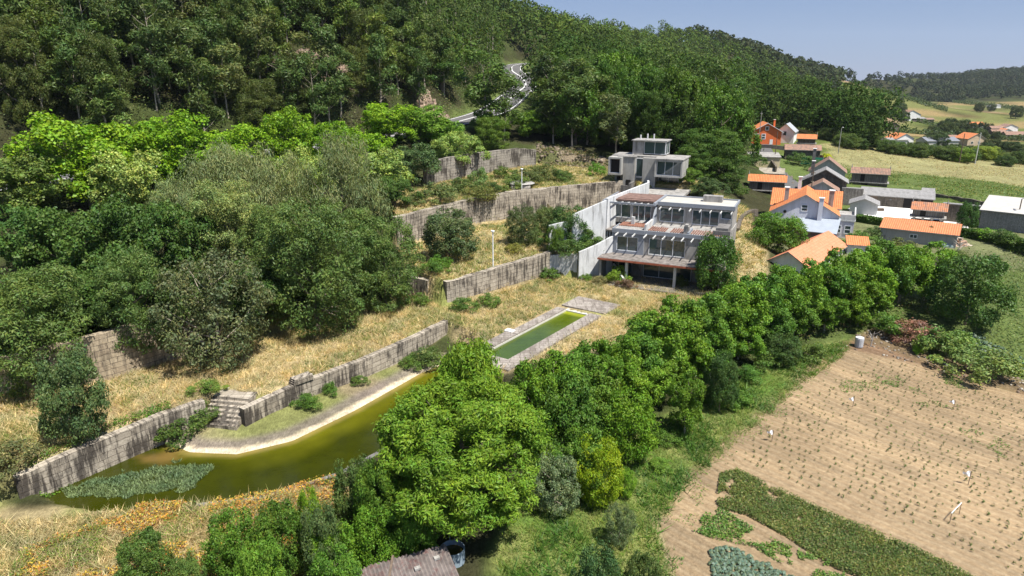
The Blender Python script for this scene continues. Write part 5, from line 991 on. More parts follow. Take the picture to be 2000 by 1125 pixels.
# the large chestnut and its neighbours in the foreground
x, y, zt = PD(905, 764, 36.5); plant('chestnut', x-.2, y, h1(x, y)-.2, zt-h1(x, y)+.2, 4.9, CHN, 'largest bright green chestnut with a broad domed crown between the pond and the grass', rot=.6)
tp('dome', 912, 668, 41.5, 2.75, CHN, 'round-topped bright chestnut rising behind the largest one at the end of the pool')
tp('laurel', 775, 838, 35.5, 1.7, CHN, 'pale green chestnut shoot at the pond edge left of the largest chestnut', var=1)
TL = [ # kind, u, vtop, D, r, colour, label
 ('bush', 122, 690, 42.0, 2.0, (.06, .095, .036), 'small grey-green tree alone in the dry grass above the near pond wall'),
 ('acacia', 25, 520, 50, 4.2, ACA, 'big acacia cut by the left edge beside the small grey-green tree'),
 ('acacia', 245, 490, 55, 3.1, ACA, 'slender acacia with pale stems before the warm stone wall'),
 ('elder', 405, 500, 55.5, 4.4, OLV, 'dull grey-leaved tree with bare pale branches at the edge of the meadow'),
 ('acacia', 600, 395, 63, 4.7, ACA, 'largest dark acacia overhanging the dry meadow'),
 ('acacia', 745, 425, 70, 3.6, ACA, 'rounded acacia at the right end of the tree mass by the short wall'),
 ('acacia', 430, 352, 68, 3.7, (.125, .165, .055), 'pale acacia with a light pointed top in the middle of the tree mass'),
 ('acacia', 530, 400, 66, 3.2, ACA, 'mid-sized acacia tucked between the pale one and the largest dark one'),
 ('acacia', 670, 400, 72, 3.4, ACA, 'acacia behind the gap between the largest dark one and the rounded one'),
 ('willow', 425, 285, 80, 4.6, GREY, 'left weeping grey-green tree behind the pale acacia'),
 ('willow', 520, 290, 79, 4.0, GREY, 'middle weeping grey-green tree with hanging twigs'),
 ('willow', 660, 268, 84, 4.8, GREY, 'right weeping grey-green tree behind the rounded acacia'),
 ('willow', 340, 345, 76, 3.0, GREY, 'small weeping tree left of the pale acacia'),
 ('broad', 150, 236, 84, 6.6, LIME, 'huge bright green maple at the far left of the tree mass'),
 ('broad', 330, 232, 92, 6.0, LIME, 'bright green maple second from the left behind the pale flowering tree'),
 ('broad', 245, 300, 80, 4.0, PALE, 'pale flowering chestnut between two bright maples on the left'),
 ('broad', 450, 250, 98, 5.2, LIME, 'yellow-green maple behind the left weeping tree'),
 ('broad', 560, 222, 104, 4.6, LIME, 'small pointed yellow-green maple below the bare rocky bank'),
 ('broad', 630, 245, 104, 4.6, LIME, 'bright maple between the middle and right weeping trees'),
 ('broad', 590, 300, 90, 3.4, PALE, 'pale flowering tree squeezed between two weeping trees'),
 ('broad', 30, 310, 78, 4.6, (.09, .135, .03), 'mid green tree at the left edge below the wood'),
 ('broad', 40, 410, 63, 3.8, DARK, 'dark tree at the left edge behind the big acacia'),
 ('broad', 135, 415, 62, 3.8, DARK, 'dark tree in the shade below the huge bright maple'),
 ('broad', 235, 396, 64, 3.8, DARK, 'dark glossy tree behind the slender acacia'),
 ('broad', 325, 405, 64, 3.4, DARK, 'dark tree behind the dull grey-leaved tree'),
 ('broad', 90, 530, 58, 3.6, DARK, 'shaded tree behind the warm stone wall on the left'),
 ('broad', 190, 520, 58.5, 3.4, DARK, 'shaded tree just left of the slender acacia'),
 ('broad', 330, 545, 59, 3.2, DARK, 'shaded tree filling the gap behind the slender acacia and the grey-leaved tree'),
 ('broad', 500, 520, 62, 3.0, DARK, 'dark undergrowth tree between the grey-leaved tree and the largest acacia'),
 ('broad', 700, 258, 112, 4.8, LIME, 'bright green tree under the rocky bank right of centre'),
 ('broad', 760, 226, 122, 5.2, LIME, 'bright green maple above the upper terrace, left of three'),
 ('broad', 815, 216, 126, 5.0, (.085, .165, .018), 'bright green maple above the upper terrace, middle of three'),
 ('broad', 860, 246, 128, 4.4, (.075, .15, .018), 'bright green maple above the upper terrace, right of three'),
 ('broad', 893, 262, 121, 4.2, PALE, 'pale flowering chestnut above the streaked wall'),
 ('broad', 800, 288, 110, 4.0, (.05, .085, .03), 'dull dark green tree below the pale flowering chestnut'),
 ('broad', 735, 300, 98, 4.4, PALE, 'pale yellow-green tree left of the upper terrace'),
 ('broad', 770, 350, 92, 2.6, DARK, 'dark tree at the left end of the curving stone wall'),
 ('cyp', 862, 138, 165, 4.4, DARK, 'dark round conifer standing above the maples beside the hill road'),
 ('euc', 945, 190, 140, 4.2, (.06, .105, .022), 'feathery green tree just left of the glimpse of road'),
 ('broad', 948, 218, 140, 2.6, (.06, .12, .02), 'small green tree hiding the hill road left of the bend'),
 ('euc', 985, 232, 142, 3.4, (.06, .105, .022), 'low feathery tree in front of the hill road'),
 ('acacia', 960, 228, 134, 3.4, MID, 'rounded green tree above the end of the streaked wall'),
 ('broad', 1030, 236, 146, 4.0, (.095, .17, .02), 'bright little tree in front of the road bend'),
 ('acacia', 1065, 198, 150, 4.2, MID, 'green tree just right of the road bend'),
 ('euc', 1085, 176, 150, 4.0, (.065, .095, .035), 'grey-green eucalyptus in front of the bright crowns right of the road'),
 ('euc', 1120, 190, 142, 3.6, EUC, 'slim eucalyptus above the rocky bank'), ('euc', 1150, 170, 148, 4.0, EUC, 'tall eucalyptus left of the concrete tower'),
 ('acacia', 1190, 150, 156, 5.0, MID, 'dense tree behind the concrete tower, left of the brightest crown'), ('broad', 1225, 112, 165, 5.6, (.07, .14, .012), 'brightest tall crown rising behind the concrete tower'),
 ('acacia', 1265, 170, 150, 4.4, DARK, 'dark tree directly behind the top room of the tower'), ('broad', 1300, 238, 138, 3.4, MID, 'bright tree touching the right roof of the tower'),
 ('acacia', 1330, 190, 150, 4.6, DARK, 'dark tree right behind the right box window of the tower'), ('euc', 1205, 225, 136, 3.0, (.065, .09, .035), 'grey eucalyptus close to the left of the tower'),
 ('acacia', 1390, 250, 122, 5.4, (.050, .095, .016), 'large green tree immediately right of the concrete tower'), ('acacia', 1360, 300, 119, 3.4, (.055, .1, .018), 'lower tree between the tower and the orange-roofed granary'),
 ('acacia', 1425, 290, 121, 3.4, (.045, .085, .018), 'tree leaning over the orange-roofed granary'), ('acacia', 1420, 215, 145, 4.6, (.045, .08, .018), 'tall tree left of the bright orange house'),
 ('broad', 1385, 355, 108, 2.4, (.05, .085, .03), 'bushy tree on the slope behind the terraced house'), ('broad', 1345, 375, 112, 2.0, MID, 'small tree between the tower terrace and the pale roof'),
 ('bush', 876, 414, 80, 3.3, (.055, .085, .035), 'round dark bush on the dry middle terrace'),
 ('bush', 1112, 405, 86.5, 2.8, (.045, .085, .022), 'dark bushy tree in front of the upper pale wing wall'), ('elder', 1020, 404, 88, 2.2, (.06, .085, .03), 'loose fig-like shrub in the middle of the dry terrace'),
 ('bush', 1068, 405, 94, 1.7, (.075, .11, .035), 'light green bush behind the dark bushy tree'), ('bush', 1140, 440, 86, 1.5, MID, 'small bush at the corner of the side deck'), ('bush', 1084, 440, 83.4, 1.1, MID, 'bush hiding the stepped end of the upper pale wall'),
 ('bush', 1403, 462, 75.5, 2.45, (.042, .09, .016), 'dense dark tree standing in front of the right end of the terraced house'),
 ('bush', 1525, 420, 90, 3.4, (.062, .125, .016), 'round green tree hiding the left corner of the white gabled house'),
 ('bush', 1232, 768, 44.5, 1.95, (.075, .145, .012), 'compact round orange tree at the edge of the grass'), ('bush', 1172, 862, 39.3, 1.6, (.125, .19, .010), 'yellow-green lemon tree beside the compact round tree'),
 ('laurel', 1345, 738, 48, 1.25, (.060, .115, .012), 'slim bright tree at the corner of the field path'), ('bush', 1415, 692, 52, 1.35, (.040, .08, .022), 'dark narrow tree at the edge of the field path'),
 ('bush', 1532, 655, 60, 1.75, (.045, .085, .022), 'dark tree near the far corner of the field'), ('bush', 1225, 918, 40.0, .6, (.11, .2, .02), 'tiny sapling alone on the grass'),
 ('elder', 1085, 885, 38.5, 1.6, (.11, .145, .075), 'grey half-bare fruit tree beside the shade of the largest chestnut'), ('broad', 1130, 850, 40, 1.7, (.065, .13, .018), 'leafy tree between the largest chestnut and the lemon tree'),
 ('elder', 1212, 990, 35.6, .9, (.075, .11, .05), 'thin grey-green sapling beside the grass strip'), ('bush', 1912, 500, 69.5, 3.7, (.050, .095, .022), 'big spreading tree at the right above the vegetable rows'),
 ('bush', 1105, 740, 44, 2.2, (.055, .11, .018), 'leafy tree with a dead branch right of the largest chestnut'), ('broad', 1180, 745, 46, 2.0, MID, 'tree behind the compact round orange tree'),
 ('bush', 1896, 396, 106, 1.5, (.04, .085, .02), 'tall climbing plant covering the corner of the stone yard building'), 
]
for t in TL:
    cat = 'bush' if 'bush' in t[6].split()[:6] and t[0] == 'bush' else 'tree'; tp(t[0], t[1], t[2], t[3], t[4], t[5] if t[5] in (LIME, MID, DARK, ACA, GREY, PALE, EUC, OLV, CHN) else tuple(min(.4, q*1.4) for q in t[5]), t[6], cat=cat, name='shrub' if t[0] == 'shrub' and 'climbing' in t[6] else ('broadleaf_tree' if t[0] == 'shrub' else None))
# the hedge-like row of laurels between terrace and field
HR = [(1045, 712, 44, 1.7), (1085, 705, 46.5, 1.8), (1125, 690, 48, 1.9), (1165, 680, 50, 2.0), (1205, 664, 51.5, 2.0), (1240, 648, 53.5, 2.1), (1280, 612, 55.5, 2.4), (1325, 596, 57, 2.4), (1372, 584, 58.5, 2.3), (1415, 570, 60, 2.3), (1452, 556, 62, 2.3), (1490, 542, 63.5, 2.3), (1530, 532, 65.5, 2.3), (1568, 522, 67, 2.3), (1605, 512, 68.5, 2.4), (1645, 500, 70, 2.5), (1688, 490, 72, 2.6), (1730, 482, 74, 2.6), (1775, 480, 75, 2.7), (1822, 482, 76, 2.6),
      (1150, 735, 46, 1.9), (1290, 696, 52.5, 1.6), (1345, 668, 55.5, 1.6), (1395, 648, 57.5, 1.7), (1450, 626, 60, 1.7), (1255, 716, 50, 1.7), (1560, 580, 65.5, 1.7), (1620, 572, 67, 1.8), (1690, 550, 69, 2.1), (1510, 600, 63, 1.7)]
wd = ['first', 'second', 'third', 'fourth', 'fifth', 'sixth', 'seventh', 'eighth', 'ninth', 'tenth', 'eleventh', 'twelfth', 'thirteenth', 'fourteenth', 'fifteenth', 'sixteenth', 'seventeenth', 'eighteenth', 'nineteenth', 'twentieth']
for i, (u, v, D_, r) in enumerate(HR):
    lb = f'laurel in the row beside the field, {wd[i]} from the large chestnut' if i < 20 else 'lower laurel on the field side of the tree row between terrace and field'
    col = (LAU, (.108, .215, .020), (.080, .17, .024))[i % 3]; tp('laurel', u, v, D_, r, col, lb, group='laurels in the row beside the field' if i < 20 else 'lower laurels on the field side of the row', jit=.15)
# bushes in the near bottom
for u, v, D_, r, c, lb in ((270, 1045, 30, 1.35, (.05, .095, .02), 'dark bush at the bottom edge left of the bracken'), (445, 1005, 31, 1.4, (.07, .135, .018), 'bright bush at the left of the bottom thicket'), (540, 985, 31.5, 1.4, (.06, .12, .018), 'second bright bush of the bottom thicket'),
                           (500, 1060, 28.5, 1.3, (.07, .14, .018), 'low bush at the front of the bottom thicket'), (620, 985, 31, 1.1, (.07, .11, .04), 'greyish shrub in the middle of the bottom thicket'), (640, 1020, 31.5, 1.5, (.07, .15, .015), 'glossy bush in the middle of the bottom thicket'),
                           (735, 985, 33, 1.5, (.07, .15, .015), 'glossy bush left of the hut'), (810, 990, 33.4, 1.2, (.075, .15, .018), 'bush just behind the hut roof'), (690, 900, 35.5, 1.4, (.06, .10, .028), 'dull green tree on the pond rim left of the largest chestnut'), (730, 905, 34, 1.3, (.065, .125, .018), 'leafy shrub under the left side of the largest chestnut'),
                           (600, 955, 34, .7, (.10, .19, .015), 'young bright shoot by the pond rim'), (1170, 1075, 29.5, 1.3, (.045, .085, .03), 'dark fig bush at the bottom edge'), (1260, 1085, 29.5, 1.0, (.06, .10, .03), 'second fig bush at the bottom edge'), (650, 1075, 29.5, 1.3, (.06, .13, .018), 'bush at the bottom edge left of the hut'), (360, 1085, 29, .8, (.07, .12, .03), 'thin shrub at the bottom edge between two bushes')):
    x, y, zt = PD(u, v, D_); z = h1(x, y); plant('bush', x, y, z-.1, max(1.2, zt-z), r, tuple(q*1.45 for q in c), lb, cat='bush', name='bush')
# low shrubs and brambles by walls
for i, (u, v, z, r, h, c, lb) in enumerate([
 (345, 845, -1.5, 1.5, 1.5, (.055, .10, .02), 'dark bramble thicket at the left of the pond steps'), (395, 800, -.6, 1.3, 1.2, (.065, .11, .025), 'bramble clump above the left of the steps'), (405, 770, 0, 1.1, .8, (.10, .15, .03), 'reddish green bramble spilling over the top of the steps'),
 (25, 945, -1.2, 1.6, 1.0, (.09, .10, .04), 'brown-green scrub at the left end of the pond'),
 (600, 790, -1.4, 1.0, .8, (.055, .11, .018), 'shrub growing against the middle of the long pond wall'), (645, 765, -1.4, .7, .9, (.06, .12, .02), 'small leafy shrub at the foot of the long pond wall'), (700, 740, -1.2, .7, .6, (.07, .12, .025), 'green tuft near the far part of the long pond wall'), (835, 690, -.9, 1.5, 1.6, (.065, .10, .025), 'bramble covering the far end of the long pond wall'), (800, 700, -1, 1.0, .8, (.06, .11, .02), 'low bramble left of the one covering the wall end'),
 (905, 605, 0, 1.3, .9, (.06, .11, .022), 'bramble at the near foot of the tall granite wall'), (955, 598, 0, 1.2, .6, (.07, .13, .025), 'low green shrub along the foot of the tall granite wall'), (850, 580, 0, 1.3, 1.2, (.06, .115, .02), 'bramble bank between the short wall and the tall wall'), (818, 590, .3, 1.2, 1.0, (.06, .115, .02), 'shrub at the foot of the short stone wall'), (860, 530, 2.4, 1.3, .7, (.07, .15, .02), 'ivy crown on the end of the short stone wall'),
 (1075, 545, 0, 1.3, 1.4, (.06, .11, .022), 'shrub at the far foot of the tall granite wall'), (1145, 548, 0, .8, .6, (.07, .13, .02), 'small shrub at the foot of the pale wing wall'), (1205, 552, 0, 1.35, 1.9, (.115, .19, .02), 'bright yellow-green shrub in front of the ground floor'), (1222, 562, 0, 1.0, 1.0, (.12, .075, .05), 'brown dry shrub beside the bright yellow-green one'), (1170, 555, 0, .9, 1.0, (.14, .13, .06), 'dry grassy shrub left of the bright yellow-green one'),
 (1333, 512, 3, .85, 1.3, (.085, .125, .035), 'shrub growing on the middle terrace slab of the house'), (1080, 485, 2.8, 1.6, 1.8, (.055, .10, .022), 'shrub on the terrace behind the far end of the tall granite wall'), (1110, 500, 2.6, 1.8, 1.9, (.055, .10, .025), 'wide shrub behind the low streaked concrete wall'), (1160, 490, 2.8, 1.6, 1.4, (.085, .14, .03), 'light weeds between the two pale wing walls'), (1045, 470, 2.8, 1.5, 1.6, (.06, .10, .022), 'shrub beside the fig-like shrub on the dry terrace'), (1005, 495, 2.8, 1.2, .8, (.15, .15, .035), 'yellowing shrub beside the fig-like shrub'),
 (935, 440, 2.8, 2.2, .9, (.11, .13, .035), 'weedy shrub at the foot of the curving stone wall'), (960, 430, 2.8, 1.6, 1.6, (.06, .10, .025), 'green shrub at the foot of the curving stone wall'), (1010, 420, 2.8, 2.0, 1.6, (.10, .15, .035), 'light green shrub at the angle of the curving stone wall'), (810, 460, 2.8, 1.5, 1.1, (.085, .11, .035), 'grey weeds at the left foot of the curving stone wall'),
 (860, 395, 7, 2.5, 1.8, (.09, .12, .04), 'olive shrub on the upper terrace edge'), (900, 375, 7, 2.0, 2.2, (.075, .11, .03), 'tall shrub in front of the streaked wall'), (935, 365, 7, 1.6, 2.8, (.10, .16, .05), 'pale willow shrub in front of the streaked wall'), (985, 350, 7, 1.8, 1.2, (.08, .12, .025), 'low bushes at the right end of the streaked wall'), (1060, 330, 9, 2.5, 1.6, (.075, .10, .03), 'gorse bushes on the rocky bank left of the tower'), (1100, 338, 8.5, 1.6, 1.1, (.065, .11, .025), 'bush on the rocky bank nearest the tower'), (1165, 335, 8, 1.3, 2.2, (.08, .17, .02), 'bright shrub touching the left side of the tower'), (1030, 315, 11, 2.5, 2.2, (.065, .09, .03), 'scrub above the right end of the streaked wall'),
 (1550, 745, -2.4, .0, 0, DARK, ''), (1585, 700, -2.2, 1.4, 1.0, (.085, .13, .03), 'scrub along the dry stone edge of the field corner'), (1500, 720, -2.2, 1.4, 1.0, (.075, .13, .025), 'weeds at the foot of the row beside the far field margin'), (1440, 790, -2.8, 1.2, .7, (.06, .13, .02), 'low green weeds on the field margin'), (1460, 750, -2.8, 1.1, .5, (.055, .12, .02), 'nettle patch on the field margin'),
 (1725, 650, -1.8, 2.0, 1.2, (.075, .15, .025), 'light green bean plants by the barrel'), (1780, 668, -2.2, 2.1, .9, (.20, .11, .085), 'heap of dry brown branches behind the field'), (1790, 690, -2.4, .45, .9, (.13, .26, .02), 'bright seedling tree behind the field'), (1850, 690, -2.2, 2.6, .8, (.10, .16, .04), 'weedy strip right of the dry branches'), (1930, 730, -2.5, 2.6, .7, (.11, .15, .045), 'weeds along the vegetable rows at the right'),
 (1385, 780, -2.6, .8, 1.2, (.075, .14, .015), 'bush under the slim bright tree'), (1300, 870, -3.2, .9, .6, (.07, .13, .02), 'weeds on the narrow path beside the field'), (1290, 920, -3.3, .8, .5, (.09, .16, .025), 'bright weeds beside the bare corner of the field'), (1140, 965, -3.2, .7, 1.4, (.14, .23, .02), 'bright shoot below the lemon tree'), (1080, 870, -2.6, 1.4, 2.4, (.06, .13, .02), 'leafy shrub at the right flank of the largest chestnut'),
 (1920, 470, .6, 1.6, 1.2, (.10, .2, .02), 'yellow-green shrub in the garden by the block barn'), (1960, 480, .6, 2.0, 1.6, (.06, .11, .025), 'dark garden shrub at the right edge'), (1870, 500, .2, 1.2, 1.1, (.08, .12, .03), 'shrub by the heap of rubble'), (1705, 470, .4, 1.3, 1.7, (.06, .10, .03), 'small dark tree at the left end of the long shed'), (1815, 478, .4, 1.0, 2.2, (.05, .09, .03), 'small tree in front of the long shed'), (1680, 480, .4, 1.8, 1.6, (.085, .15, .03), 'shrubs beside the annex of the gabled house'),
 (1755, 500, 0, 2.4, 1.6, (.09, .11, .035), 'brownish shrub in the garden behind the tree row'), (1600, 330, 3.4, 2.4, 1.8, (.05, .09, .03), 'dark bush behind the lane wall'), (1560, 318, 4, 2.6, 2.0, (.055, .10, .025), 'bush behind the rough lane wall'), (1470, 330, 4, 2.4, 1.6, (.05, .095, .02), 'bramble bank left of the lane'), (1440, 372, 5, 1.8, 1.8, (.06, .11, .025), 'bramble left of the orange-roofed granary'), (1615, 306, 4.5, 1.4, 1.2, (.30, .34, .01), 'bright yellow bush behind the village roofs'), (1597, 312, 4.2, 1.7, 2.0, (.045, .02, .02), 'dark red-leaved tree behind the village roofs')]):
    if r <= 0: continue
    sp(u, v, z, r, h, tuple(q*1.3 for q in c), lb)
# box hedges in the village
def hedge(line, z, w_, h_, label, n):
    t = rng.uniform(0, len(line)-1.001, n); i = t.astype(int); f = t-i; L = np.array(line); c = L[i]*(1-f[:, None])+L[i+1]*f[:, None]
    a = rng.uniform(0, 1, n); off = np.where(a < .45, rng.uniform(-.5, .5, n), np.where(a < .75, -.5, .5))*w_+rng.normal(0, .07, n); zz = np.where(a < .45, h_+rng.normal(0, .08, n), rng.uniform(0, h_, n))
    d = L[-1]-L[0]; d = d/np.linalg.norm(d); p = np.stack([c[:, 0]-d[1]*off, c[:, 1]+d[0]*off, z+zz], 1); nr = rng.normal(0, .6, (n, 3)); nr[:, 2] += (a < .45)*1.0; nr[:, 1] -= (a >= .45)*.8
    v, f_, k = leafmesh(p, nr, .34, .2, tint=np.full((n, 1), 1)); o = npmesh('hedge', v, f_, MLEAF, k); o.color = (.05, .10, .014, 1); tag(o, label, 'hedge')
hedge([P(1672, 432, .7), P(1720, 440, .7), P(1775, 448, .7)], .5, 1.4, 1.2, 'dark clipped hedge along the front of the white yard', 9000)
hedge([P(1845, 462, .6), P(1900, 468, .5), P(1960, 482, .5), P(2030, 496, .5)], .4, 1.6, 1.5, 'dark clipped hedge below the grey block barn', 11000)

# ---------------- the woods ----------------
W1 = [(-190, 60), (-150, 56), (-100, 66), (-66, 88), (-45, 108), (-27, 124), (-18, 138), (-11, 150), (-4, 170), (1, 210), (3, 236), (1, 262), (-3, 286), (-5, 302), (2, 319), (14, 327), (40, 338), (70, 350), (60, 430), (-60, 430), (-330, 420), (-330, 100)]
W2 = [(8, 143), (20, 146), (32, 132), (40, 124), (46, 128), (49, 140), (50, 152), (53, 168), (58, 184), (60, 202), (70, 212), (84, 222), (94, 205), (104, 197), (111, 205), (122, 230), (134, 256), (137, 290), (155, 380), (195, 470), (250, 580), (310, 680), (400, 860), (500, 985), (640, 1040), (760, 1100), (2000, 1100), (2000, 2100), (400, 2000), (-20, 900), (-20, 370), (25, 352), (44, 334), (12, 296), (12, 262), (13, 236), (10, 210), (6, 172), (-2, 156)]
cu = [900, 950, 1000, 1060, 1120, 1200, 1290, 1350, 1420, 1480, 1540, 1600, 1660, 1700, 1760, 1850, 2000, 2300]; cd = [450, 400, 400, 420, 440, 520, 600, 640, 680, 720, 780, 850, 980, 1400, 1700, 1800, 1900, 1900]
def proj(x, y, z):
    Z = z-HC; dep = y*CP-Z*SP; up = y*SP+Z*CP; return 1000+FP*x/dep, 562.5-FP*up/dep, dep
cand = []
for st, d0, d1 in ((4.3, 0, 190), (5.0, 190, 300), (6.6, 300, 460), (9.5, 460, 800), (15, 800, 2000)):
    xs = np.arange(-340, 1500, st); ys = np.arange(60, d1+60, st); X, Y = np.meshgrid(xs, ys); X = (X+rng.uniform(-.5, .5, X.shape)*st).ravel(); Y = (Y+rng.uniform(-.5, .5, Y.shape)*st).ravel()
    k = (Y >= d0) & (Y < d1) & (np.abs(X) < Y*.80+20); X, Y = X[k], Y[k]
    inw = (sdist(W1, X, Y) > 0) | (sdist(W2, X, Y) > 0); X, Y = X[inw], Y[inw]
    rd = ldist(ROAD, X, Y)[0]; sc_ = np.max([sdist(p, X, Y) for p in SCREEP], 0); k = (rd > 6.6) & (sc_ < .3); X, Y = X[k], Y[k]; Z = height(X, Y); u, v, dep = proj(X, Y, Z)
    cD = np.interp(u, cu, cd); k = (u > -60) & (u < 2060) & (v > -330) & (v < 620) & (Y < cD+st*3)
    cand.append(np.stack([X[k], Y[k], Z[k], np.full(k.sum(), st)], 1))
cand = np.concatenate(cand); Hc = np.where(cand[:, 1] > 800, 12, np.where(cand[:, 1] > 300, 13, 15.0))*rng.uniform(.72, 1.2, len(cand))
inw1 = sdist(W1, cand[:, 0], cand[:, 1]) > 0
Hc = np.where(~inw1 & (cand[:, 1] < 300), Hc*1.12, Hc)
u, v, dep = proj(cand[:, 0], cand[:, 1], cand[:, 2]); ut, vt, _ = proj(cand[:, 0], cand[:, 1], cand[:, 2]+Hc); rp_ = 2.5*FP/dep
bad = ((u+rp_ > 980) & (u-rp_ < 1038) & (vt < 222) & (v > 118) & (cand[:, 1] < 300) & ~inw1) | ((u+rp_ > 902) & (u-rp_ < 926) & (vt < 246) & (v > 226) & (cand[:, 1] < 150)) | ((u+rp_ > 1445) & (u-rp_ < 1545) & (vt < 290) & (v > 240) & (cand[:, 1] < 193)) | ((u+rp_ > 988) & (v > 122) & (vt < 216) & (cand[:, 1] < 300) & inw1) | ((u+rp_ > 905) & (u-rp_ < 990) & (v > 205) & (vt < 240) & inw1)
cand, Hc, inw1, u = cand[~bad], Hc[~bad], inw1[~bad], u[~bad]
vis = np.argsort(cand[:, 1]); ind = vis[:292]; rest = vis[292:]
print('wood candidates', len(cand), 'nearest', cand[ind[-1], 1])
pal = [EUC, EUC, (.092, .142, .030), (.068, .112, .034), (.105, .145, .05)]
for i in ind:
    x, y, z, _ = cand[i]; q = rng.uniform(); west = inw1[i]
    if west: kind, col = ('euc', pal[rng.integers(5)]) if q < .82 else ('acacia', (.07, .10, .025))
    else: kind, col = ('euc', (.065, .115, .026)) if q < .25 else (('acacia', (.058, .118, .018)) if q < .66 else ('broad', (.06, .125, .014)))
    r = {'euc': 2.7, 'acacia': 3.4, 'broad': 3.8}[kind]*rng.uniform(.85, 1.2)*(1 if west else 1.25)
    plant(kind, x, y, z-.3, Hc[i]*(1 if kind == 'euc' else .85), r, col, {'euc': 'slim eucalyptus with a bare pale trunk among many in the wood on the hill', 'acacia': 'rounded dark acacia among the eucalyptus of the hill wood', 'broad': 'green broadleaf tree among the eucalyptus of the hill wood'}[kind], group='trees of the hillside wood', jit=.22)
MFAR = mat_leaf('far leaves', .2); MFAR.node_tree.nodes['Principled BSDF'].inputs['Specular IOR Level'].default_value = .08; MFAR.node_tree.nodes['Principled BSDF'].inputs['Roughness'].default_value = .8
# farther wood reads as one mass
def mass(name, idx, nleaf, L, W, hr, cols, label):
    tv, tf, tk = [], [], []
    for s in range(6):
        c = []; nn_ = []
        npf = max(5, nleaf//11)
        npf = 9
        for j in range(npf):
            t = (j+.5)/npf; a = j*2.4+rng.normal(0, .4); rr = (.35+.5*math.sin(math.pi*min(1, .15+.72*t)))*rng.uniform(.55, 1)*(t < .93); p = np.array([rr*math.cos(a), rr*math.sin(a), .2+.70*t]); m = nleaf//npf; rl = rng.uniform(.36, .58)
            d = rng.normal(0, 1, (m, 3)); d[:, 2] += .3; d /= np.linalg.norm(d, axis=1)[:, None]; c.append(p+d*np.array([rl, rl, rl*.24])*rng.uniform(.75, 1.05, (m, 1))); nn_.append(d*np.array([1, 1, .8])+rng.normal(0, .22, (m, 3))+[0, 0, .2])
        tv.append(np.concatenate(c)); tf.append(np.concatenate(nn_))
    V, Fc, K = [], [], []; b = 0
    for s in range(6):
        ii = idx[s::6]
        if len(ii) == 0: continue
        P0 = cand[ii, :3]; hh = Hc[ii]; r = hr*hh*rng.uniform(.85, 1.25, len(ii))*(1+.0*hh); c = tv[s]; m = len(c)
        a = rng.uniform(0, 6.28, len(ii)); ca, sa = np.cos(a)[:, None], np.sin(a)[:, None]
        cx = (c[None, :, 0]*ca-c[None, :, 1]*sa)*r[:, None]+P0[:, 0:1]; cy = (c[None, :, 0]*sa+c[None, :, 1]*ca)*r[:, None]+P0[:, 1:2]; cz = c[None, :, 2]*hh[:, None]+P0[:, 2:3]
        nn_ = tf[s]; nx = nn_[None, :, 0]*ca-nn_[None, :, 1]*sa; ny = nn_[None, :, 0]*sa+nn_[None, :, 1]*ca; nz = np.broadcast_to(nn_[None, :, 2], nx.shape)
        tt = np.repeat((rng.uniform(.75, 1.25, len(ii))[:, None]*np.array(cols[rng.integers(len(cols))])[None]), m, 0)
        v_, f_, k_ = leafmesh(np.stack([cx, cy, cz], -1).reshape(-1, 3), np.stack([nx, ny, nz], -1).reshape(-1, 3), L, W, 0, tt)
        V.append(v_); Fc.append(f_+b); K.append(k_); b += len(v_)
    V = np.concatenate(V); Fc = np.concatenate(Fc); K = np.concatenate(K); o = npmesh(name, V, Fc, MFAR, K); o['kind'] = 'stuff'; tag(o, label, 'wood'); return o
# rest near, mid, far
yr = cand[rest, 1]; n1_ = rest[yr < 300]; n2_ = rest[(yr >= 300) & (yr < 620)]; n3_ = rest[yr >= 620]
print('rest', len(n1_), len(n2_), len(n3_))
cl = [(.066, .112, .026), (.075, .12, .024), (.056, .09, .028)]
mass('hillside_wood', n1_[inw1[n1_]], 330, .85, .34, .24, cl, 'dense eucalyptus wood farther up the hillside, read as one mass')
Hc[n1_[~inw1[n1_]]] *= rng.uniform(.75, 1.15, (~inw1[n1_]).sum())
mass('lower_wood', n1_[~inw1[n1_]], 480, .85, .45, .30, [(.040, .080, .017), (.034, .066, .017), (.052, .090, .022)], 'dense mixed wood between the hill road and the upper village')
# bare trunks inside that mass
T_ = n1_[inw1[n1_]][::2]; V = []; Fc = []
for i in T_:
    x, y, z, _ = cand[i]; h_ = Hc[i]*.8; b = len(V); dx, dy = rng.normal(0, .4, 2)
    for zz, r in ((z-.5, .16), (z+h_, .06)):
        for t in range(5): V.append((x+(dx if zz > z else 0)+r*math.cos(t*1.2566), y+(dy if zz > z else 0)+r*math.sin(t*1.2566), zz))
    Fc += [(b+t, b+(t+1) % 5, b+5+(t+1) % 5, b+5+t) for t in range(5)]
o = npmesh('hillside_wood_trunks', V, Fc, MBARKP); o['kind'] = 'stuff'; tag(o, 'pale bare trunks standing inside the dense hillside wood', 'wood')
mass('ridge_wood', n2_, 180, 1.35, .8, .34, cl, 'dark wooded ridge running down behind the village')
mass('distant_wood', n3_, 90, 2.6, 1.9, .42, [(.042, .058, .026), (.036, .052, .026)], 'far dark wood along the horizon on the right')

